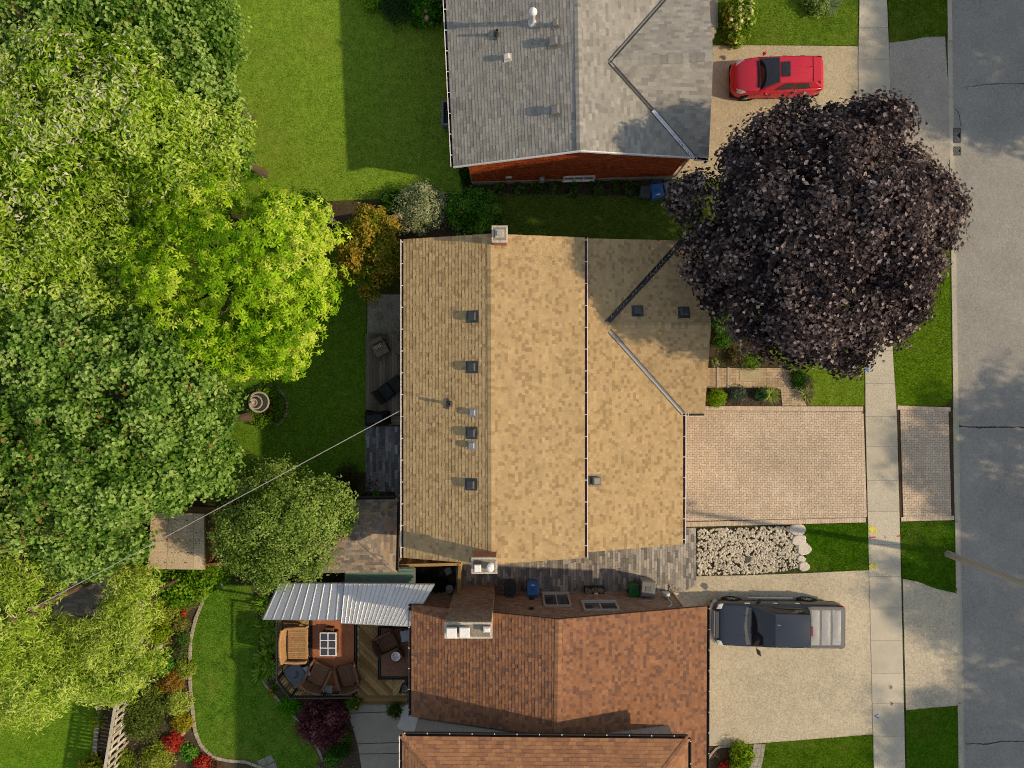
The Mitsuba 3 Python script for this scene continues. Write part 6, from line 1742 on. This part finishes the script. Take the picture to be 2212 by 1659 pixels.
S = [('seat', MB().rbox(-.42, .12, -.36, .36, 0, .38, .03, DW, 4), 'matte'), ('cushion', MB().rbox(-.32, .12, -.3, .3, .38, .46, .03, (.03, .033, .042), 1), 'matte'), ('backrest', MB().hull([(-.52, -.36, .2), (-.42, -.36, .2), (-.42, .36, .2), (-.52, .36, .2), (-.72, -.38, .72), (-.64, -.38, .74), (-.64, .38, .74), (-.72, .38, .72)], (.04, .04, .04), 4), 'matte'), ('footstool', MB().rbox(.15, .72, -.34, .34, 0, .36, .03, (.036, .035, .036), 4), 'matte')]
rot_put(k_, S, x, y, .3, 38)
k_ = thing('barbecue', 'barbecue under a black cover beside the rear deck', 'barbecue')
x, y = P(812, 904, .8)[:2]
rng = np.random.default_rng(17)
pts = [(sx * (.52 + .1 * (z < .3)), sy * (.24 + .1 * (z < .3)), z) for sx in (-1, 1) for sy in (-1, 1) for z in (.02, .85)] + [(sx * .34, sy * .17, 1.12) for sx in (-1, 1) for sy in (-1, 1)]
m = trimesh.convex.convex_hull(np.array(pts)); m = m.subdivide().subdivide().subdivide(); v = np.array(m.vertices)
v += (meshkit.fbm(v * [5, 5, 1.2], 3, 3)[:, None] - .5) * [.12, .12, .03]
rot_put(k_, [('cover', MB().add(v, m.faces, (.018, .018, .021), 2), 'matte'), ('lid', MB().rbox(-.36, .36, -.19, .19, 1.04, 1.16, .05, (.035, .037, .045), 2), 'matte')], x, y, 0, 3)

# fountain in its round bed
fk = thing('fountain', 'three tiered grey stone fountain in a round bed', 'fountain')
c = P(566, 868); SC = A(196, 184, 170)
part(fk, 'basin', MB().rev([(.3, 0), (.36, .1), (.3, .2), (.44, .32), (.5, .42), (.5, .46), (.44, .46), (.4, .38), (.1, .34)], SC, c, 28, 4))
part(fk, 'pedestal', MB().rev([(.12, .34), (.09, .5), (.11, .72), (.16, .74)], SC * .9, c, 16, 4))
part(fk, 'bowl', MB().rev([(.06, .7), (.24, .76), (.33, .84), (.33, .87), (.28, .87), (.24, .82), (.05, .8)], SC, c, 26, 4))
part(fk, 'bowl', MB().rev([(.05, .8), (.05, 1.02), (.12, 1.06), (.19, 1.13), (.19, 1.155), (.15, 1.155), (.12, 1.12), (.04, 1.1)], SC, c, 22, 4))
part(fk, 'finial', MB().rev([(.04, 1.1), (.035, 1.2), (.065, 1.26), (.05, 1.33), (.001, 1.37)], SC * 1.05, c, 14, 3))
for z, r in ((.44, .4), (.855, .27)):
    part(fk, 'water', MB().rev([(.05, z), (r, z), (r + .01, z - .02)], (.05, .055, .05), c, 24, 0), 'glassy')
key = struct('stone_edging', 'ring of rough stones around the fountain bed')
rng = np.random.default_rng(23); c0 = P(575, 878)
struct('garden_bed', 'round dark bed of the fountain', MB().prism(Point(c0[0], c0[1]).buffer(.98), -.05, .01, SOIL, 5))
for i in range(38):
    a = i * 2 * math.pi / 38
    part(key, 'stone', MB().add(*stone(rng, rng.uniform(.06, .1), [c0[0] + 1.0 * math.cos(a), c0[1] + 1.0 * math.sin(a), .03], A(150, 140, 122) * rng.uniform(.8, 1.15), 3)), 'paving')


# ------------------------------------------------------------------ bins and small things
def cart(label, u, v, rot, c, s=1.0, z=1.0, mark=False):
    """A wheeled refuse cart: tapered body, hinged lid, handle, two wheels."""
    key = thing('wheeled_bin', label, 'bin')
    x, y = P(u, v, z)[:2]; c = np.asarray(c)
    bd = MB(); b0, b1 = .22 * s, .27 * s
    bd.hull([(sx * b, sy * b * 1.1, zz) for sx in (-1, 1) for sy in (-1, 1) for b, zz in ((b0, .06), (b1, .96 * s))], c, 1)
    S = [('body', bd, 'satin'), ('lid', MB().hull([(sx * .29 * s, sy * .33 * s, .96 * s) for sx in (-1, 1) for sy in (-1, 1)] + [(sx * .26 * s, sy * .28 * s, 1.04 * s) for sx in (-1, 1) for sy in (-1, 1)], c * 1.15, 1), 'satin'),
         ('handle', MB().tube([(-.2 * s, .34 * s, .98 * s), (-.2 * s, .42 * s, 1.0 * s), (.2 * s, .42 * s, 1.0 * s), (.2 * s, .34 * s, .98 * s)], .022, c * .8, 6, 0), 'satin'),
         ('lid_recess', MB().cbox(0, -.02, 1.04 * s, .26 * s, .2 * s, .02, c * .85, 0, .01), 'satin')]
    for sx in (-1, 1):
        w = MB().rev([(.12, -.03), (.12, .03), (.001, .031)], (.012, .012, .012), (0, 0, 0), 14, 0); w.v = [q[:, [2, 0, 1]] + [sx * .26 * s, .26 * s, .12] for q in w.v]
        S.append(('wheel', w, 'satin'))
    rot_put(key, S, x, y, 0, rot)
    if mark:
        part(key, 'print', MB().cbox(0, -.2 * s, 1.042 * s, .16, .05, .004, (.7, .72, .75), 0).move(x, y, 0, rot), 'satin')


BLUEC, GREYC, BLKC, GRNC = (.03, .14, .42), (.16, .165, .17), (.02, .021, .023), (.01, .12, .03)
cart('blue wheeled bin by the grey roofed house, with white print on its lid', 1420, 411, 8, BLUEC, 1.0, 1.0, True)
cart('small grey green wheeled bin left of the blue one by the orange brick wall', 1395, 413, -5, (.07, .09, .09), .85, .9)
cart('grey wheeled bin right of the blue one by the orange brick wall', 1449, 404, 18, (.2, .2, .2), .95, 1.0)
cart('black wheeled bin beside the broad brick chimney', 1101, 1273, 180, BLKC, .95, 1.0)
cart('blue wheeled bin on the grey path next to the black bin', 1151, 1273, 180, BLUEC, .95, 1.0, True)
cart('small green wheeled bin at the right end of the grey path', 1371, 1277, 180, GRNC, .85, .9)
cart('large grey wheeled bin at the right end of the grey path', 1400, 1272, 176, GREYC, 1.15, 1.1)
q = P(1409, 415, .5); k_ = thing('storage_tub', 'grey plastic tub half under the back eave of the grey roofed house', 'tub')
x, y = P(970, 244, .5)[:2]
o = sbox(x - .26, y - .5, x + .3, y + .5).buffer(.1)
part(k_, 'rim', MB().prism(o.difference(o.buffer(-.1)), 0, .55, A(120, 124, 134), 1), 'satin'); part(k_, 'floor', MB().prism(o.buffer(-.09), 0, .1, (.03, .035, .045), 1), 'satin')
part(k_, 'lid', MB().cbox(x + .1, y - .22, .3, .3, .36, .05, A(140, 146, 160), 1, .01), 'satin')
k_ = thing('planter', 'long planter of pebbles and cream flowers against the brown house wall', 'planter')
x, y = P(1284, 1277, .35)[:2]
part(k_, 'trough', MB().prism(sbox(x - .42, y - .12, x + .42, y + .14).buffer(.04), 0, .34, (.03, .03, .028), 2))
rng = np.random.default_rng(31); mb = MB()
for i in range(90):
    mb.add(*stone(rng, rng.uniform(.03, .05), [x + rng.uniform(-.42, .42), y + rng.uniform(-.12, .14), .35], A(150, 140, 120) * rng.uniform(.4, 1.3), 2))
part(k_, 'pebbles', mb, kind='stuff')
for i in range(5):
    s = trimesh.creation.icosphere(subdivisions=1, radius=.05); part(k_, 'flower', MB().add(s.vertices + [x + .02 + .05 * (i % 3), y - .1 - .05 * (i // 3), .42], s.faces, A(230, 220, 190), 1))
gk = struct('gravel_pad', 'little square of pebbles at the end of the grey path', MB().prism(Polygon(PL([(1443, 1263), (1459, 1263), (1460, 1280), (1444, 1280)])), -.05, .032, (.02, .02, .018), 2))
mb = MB()
c0 = P(1452, 1271)
for i in range(110):
    mb.add(*stone(rng, rng.uniform(.02, .035), [c0[0] + rng.uniform(-.16, .16), c0[1] + rng.uniform(-.17, .17), .045], A(190, 180, 160) * rng.uniform(.5, 1.2), 2))
part(gk, 'pebbles', mb, kind='stuff')
mb = MB(); q = P(968, 1234, .4); mb.rbox(-.16, .16, -.16, .16, 0, .42, .04, A(140, 144, 148), 1).move(q[0], q[1], 0, 28)
single('utility_box', 'small square grey box in the dark bed beside the southern chimney', 'utility box', mb, 'satin')
k_ = thing('rain_barrel', 'round dark barrel with a pale lid in the dark bed', 'barrel')
q = P(971, 1273, .7); part(k_, 'body', MB().rev([(.16, 0), (.19, .3), (.17, .62)], (.03, .035, .03), (q[0], q[1], 0), 18, 0), 'satin'); part(k_, 'lid', MB().rev([(.18, .6), (.18, .66), (.13, .67), (.12, .65), (.001, .65)], A(150, 154, 158), (q[0], q[1], 0), 18, 0), 'satin')
mb = MB().prism(Polygon(PL([(947, 1281), (979, 1282), (979, 1310), (945, 1310)])), -.02, .05, A(110, 82, 68), 2)
struct('concrete_pad', 'dull brown slab at the foot of the broad brick chimney', mb)
k_ = thing('storage_box', 'glossy black storage box right of the plywood roof', 'storage box')
x, y = P(468, 1201, .7)[:2]
rot_put(k_, [('body', MB().rbox(-.34, .34, -.24, .24, 0, .6, .04, (.02, .02, .022), 1), 'satin'), ('lid', MB().rbox(-.36, .36, -.26, .26, .6, .68, .03, (.035, .036, .04), 1), 'gloss')], x, y, 0, -16)
mb = MB(); c = P(345, 1394); mb.add(*stone(np.random.default_rng(5), .2, [c[0], c[1], .08], A(176, 176, 176), 3, .8))
single('boulder', 'round pale grey garden stone in the flower bed', 'boulder', mb, smooth=True)
for i, (u, v, lab) in enumerate(((385, 1478, 'small tan stone next to the rust coloured mound'), (396, 1582, 'small pale stone below the golden mound'), (333, 1418, 'flat reddish stone near the top of the fence boards'))):
    c = P(u, v); single('boulder', lab, 'boulder', MB().add(*stone(np.random.default_rng(60 + i), .13, [c[0], c[1], .04], A(186, 160, 130) if i < 2 else A(150, 100, 80), 3)), smooth=True)
a, b = P(332, 1483), P(346, 1472); single('wooden_stake', 'pale wooden stake lying in the flower bed', 'stake', MB().bar([a[0], a[1], .06], [b[0], b[1], .1], .07, .04, A(206, 180, 140), 2))
k_ = thing('garden_lamp', 'small white garden light at the top of the curved edging', 'garden light')
c = P(485, 1257); part(k_, 'stem', MB().tube([[c[0], c[1], 0], [c[0], c[1], .35]], .02, (.1, .1, .1), 6, 0)); part(k_, 'globe', MB().rev([(.03, .33), (.09, .38), (.1, .44), (.07, .5), (.001, .52)], (.8, .8, .78), (c[0], c[1], 0), 14, 0), 'satin')
c = P(296, 1222); mb = MB().tube([[c[0], c[1], 0], [c[0] - .1, c[1] + .0, 2.6]], [.05, .045], A(150, 160, 168), 8, 1)
single('post', 'thin grey post left of the plywood roof', 'post', mb, 'satin')
# steps of the grey roofed house
k_ = thing('steps', 'pale front steps of the grey roofed house beside the hydrangea', 'steps')
for i in range(3):
    q = [(1500, -40), (1535 + i * 6, -40), (1537 + i * 6, 92 - i * 14), (1500, 92 - i * 14)]
    part(k_, 'tread', MB().prism(Polygon(PL(q)), 0, .48 - i * .15, A(186, 178, 160) * (.95 + .04 * i), 3), 'paving')
# catch basin grates
for nm, (u0, u1, v0_, v1_), lab in (('drain_grate', (2051, 2078, 276, 306), 'square storm drain grate with chevron bars at the kerb'), ('drain_grate', (2054, 2078, 316, 333), 'smaller storm drain grate half under the maple branches')):
    k_ = thing(nm, lab, 'drain grate')
    (xa, ya), (xb, yb) = P(u0, v1_)[:2], P(u1, v0_)[:2]
    part(k_, 'pit', MB().box(xa, xb, ya, yb, -.4, -.116, (.02, .02, .02), 0))
    fr = MB()
    for p_, q_ in (((xa, ya), (xb, ya)), ((xa, yb), (xb, yb)), ((xa, ya), (xa, yb)), ((xb, ya), (xb, yb))):
        fr.bar([*p_, -.105], [*q_, -.105], .04, .03, (.06, .06, .065), 1)
    part(k_, 'frame', fr, 'satin')
    pg = sbox(xa + .02, ya + .02, xb - .02, yb - .02); xm, yc = (xa + xb) / 2, (ya + yb) / 2
    for i in range(-9, 10):
        for s in (-1, 1):
            half = sbox(xa, yc, xb, yb) if s > 0 else sbox(xa, ya, xb, yc)
            ls = LineString([(xa + i * .085 - .4, yc), (xa + i * .085 - .4 + .6, yc + s * .6)]).intersection(pg).intersection(half)
            if ls.length > .05:
                (x_, y_), (x2, y2) = ls.coords[0], ls.coords[-1]
                part(k_, 'bar', MB().bar([x_, y_, -.102], [x2, y2, -.102], .034, .03, (.16, .165, .17), 1), 'satin')
# lamp post, service cable, pole, fallen leaves
k_ = thing('street_lamp', 'tall grey concrete lamp post on the boulevard grass', 'lamp post')
c = P(2046, 1196)
part(k_, 'pole', MB().tube([[c[0], c[1], 0], [c[0], c[1], 3], [c[0], c[1], 6], [c[0], c[1], 9.0]], [.165, .14, .115, .09], A(176, 172, 160), 12, 2), 'paving', smooth=True)
part(k_, 'arm', MB().tube([[c[0], c[1], 8.8], [c[0] + 1.0, c[1], 9.3], [c[0] + 2.2, c[1], 9.4]], .045, A(150, 150, 150), 8, 0), 'satin')
part(k_, 'lamp_head', MB().hull([(c[0] + 2.1, c[1] - .1, 9.36), (c[0] + 2.1, c[1] + .1, 9.36), (c[0] + 2.8, c[1] - .16, 9.38), (c[0] + 2.8, c[1] + .16, 9.38), (c[0] + 2.3, c[1], 9.5), (c[0] + 2.7, c[1], 9.5)], A(150, 150, 150), 0), 'satin')
k_ = thing('utility_pole', 'wooden utility pole hidden among the willow branches', 'utility pole')
top = P(40, 1330, 8.2)
part(k_, 'pole', MB().tube([[top[0], top[1], 0], [top[0], top[1], 8.6]], [.14, .1], A(110, 92, 74), 9, 3)); part(k_, 'crossarm', MB().bar(top + [-.6, 0, -.2], top + [.6, 0, -.2], .1, .1, A(110, 92, 74), 2))
a = P(868, 885, 4.6)
t = np.linspace(0, 1, 15)[:, None]
mb = MB().tube(a + (top - a) * t + np.column_stack([np.zeros((15, 2)), -.12 * 4 * t * (1 - t)]), .017, (.3, .3, .3), 6, 0)
single('service_cable', 'thin grey overhead cable from the tan eave across the back garden', 'cable', mb, 'satin')
for i, (u, v) in enumerate(((1924, 1485), (1926, 1520))):
    c = P(u, v, .05); mb = MB()
    for j in range(5):
        a = -1.9 + j * .95
        mb.add([c, c + [.05 * math.cos(a - .35), .05 * math.sin(a - .35), .012], c + [.12 * math.cos(a), .12 * math.sin(a), .004], c + [.05 * math.cos(a + .35), .05 * math.sin(a + .35), .012]], [[0, 1, 2], [0, 2, 3]], A(176, 84, 40), 0)
    single('fallen_leaf', ['upper fallen brown maple leaf on the sidewalk', 'lower fallen brown maple leaf on the sidewalk'][i], 'leaf', mb, 'leaf')
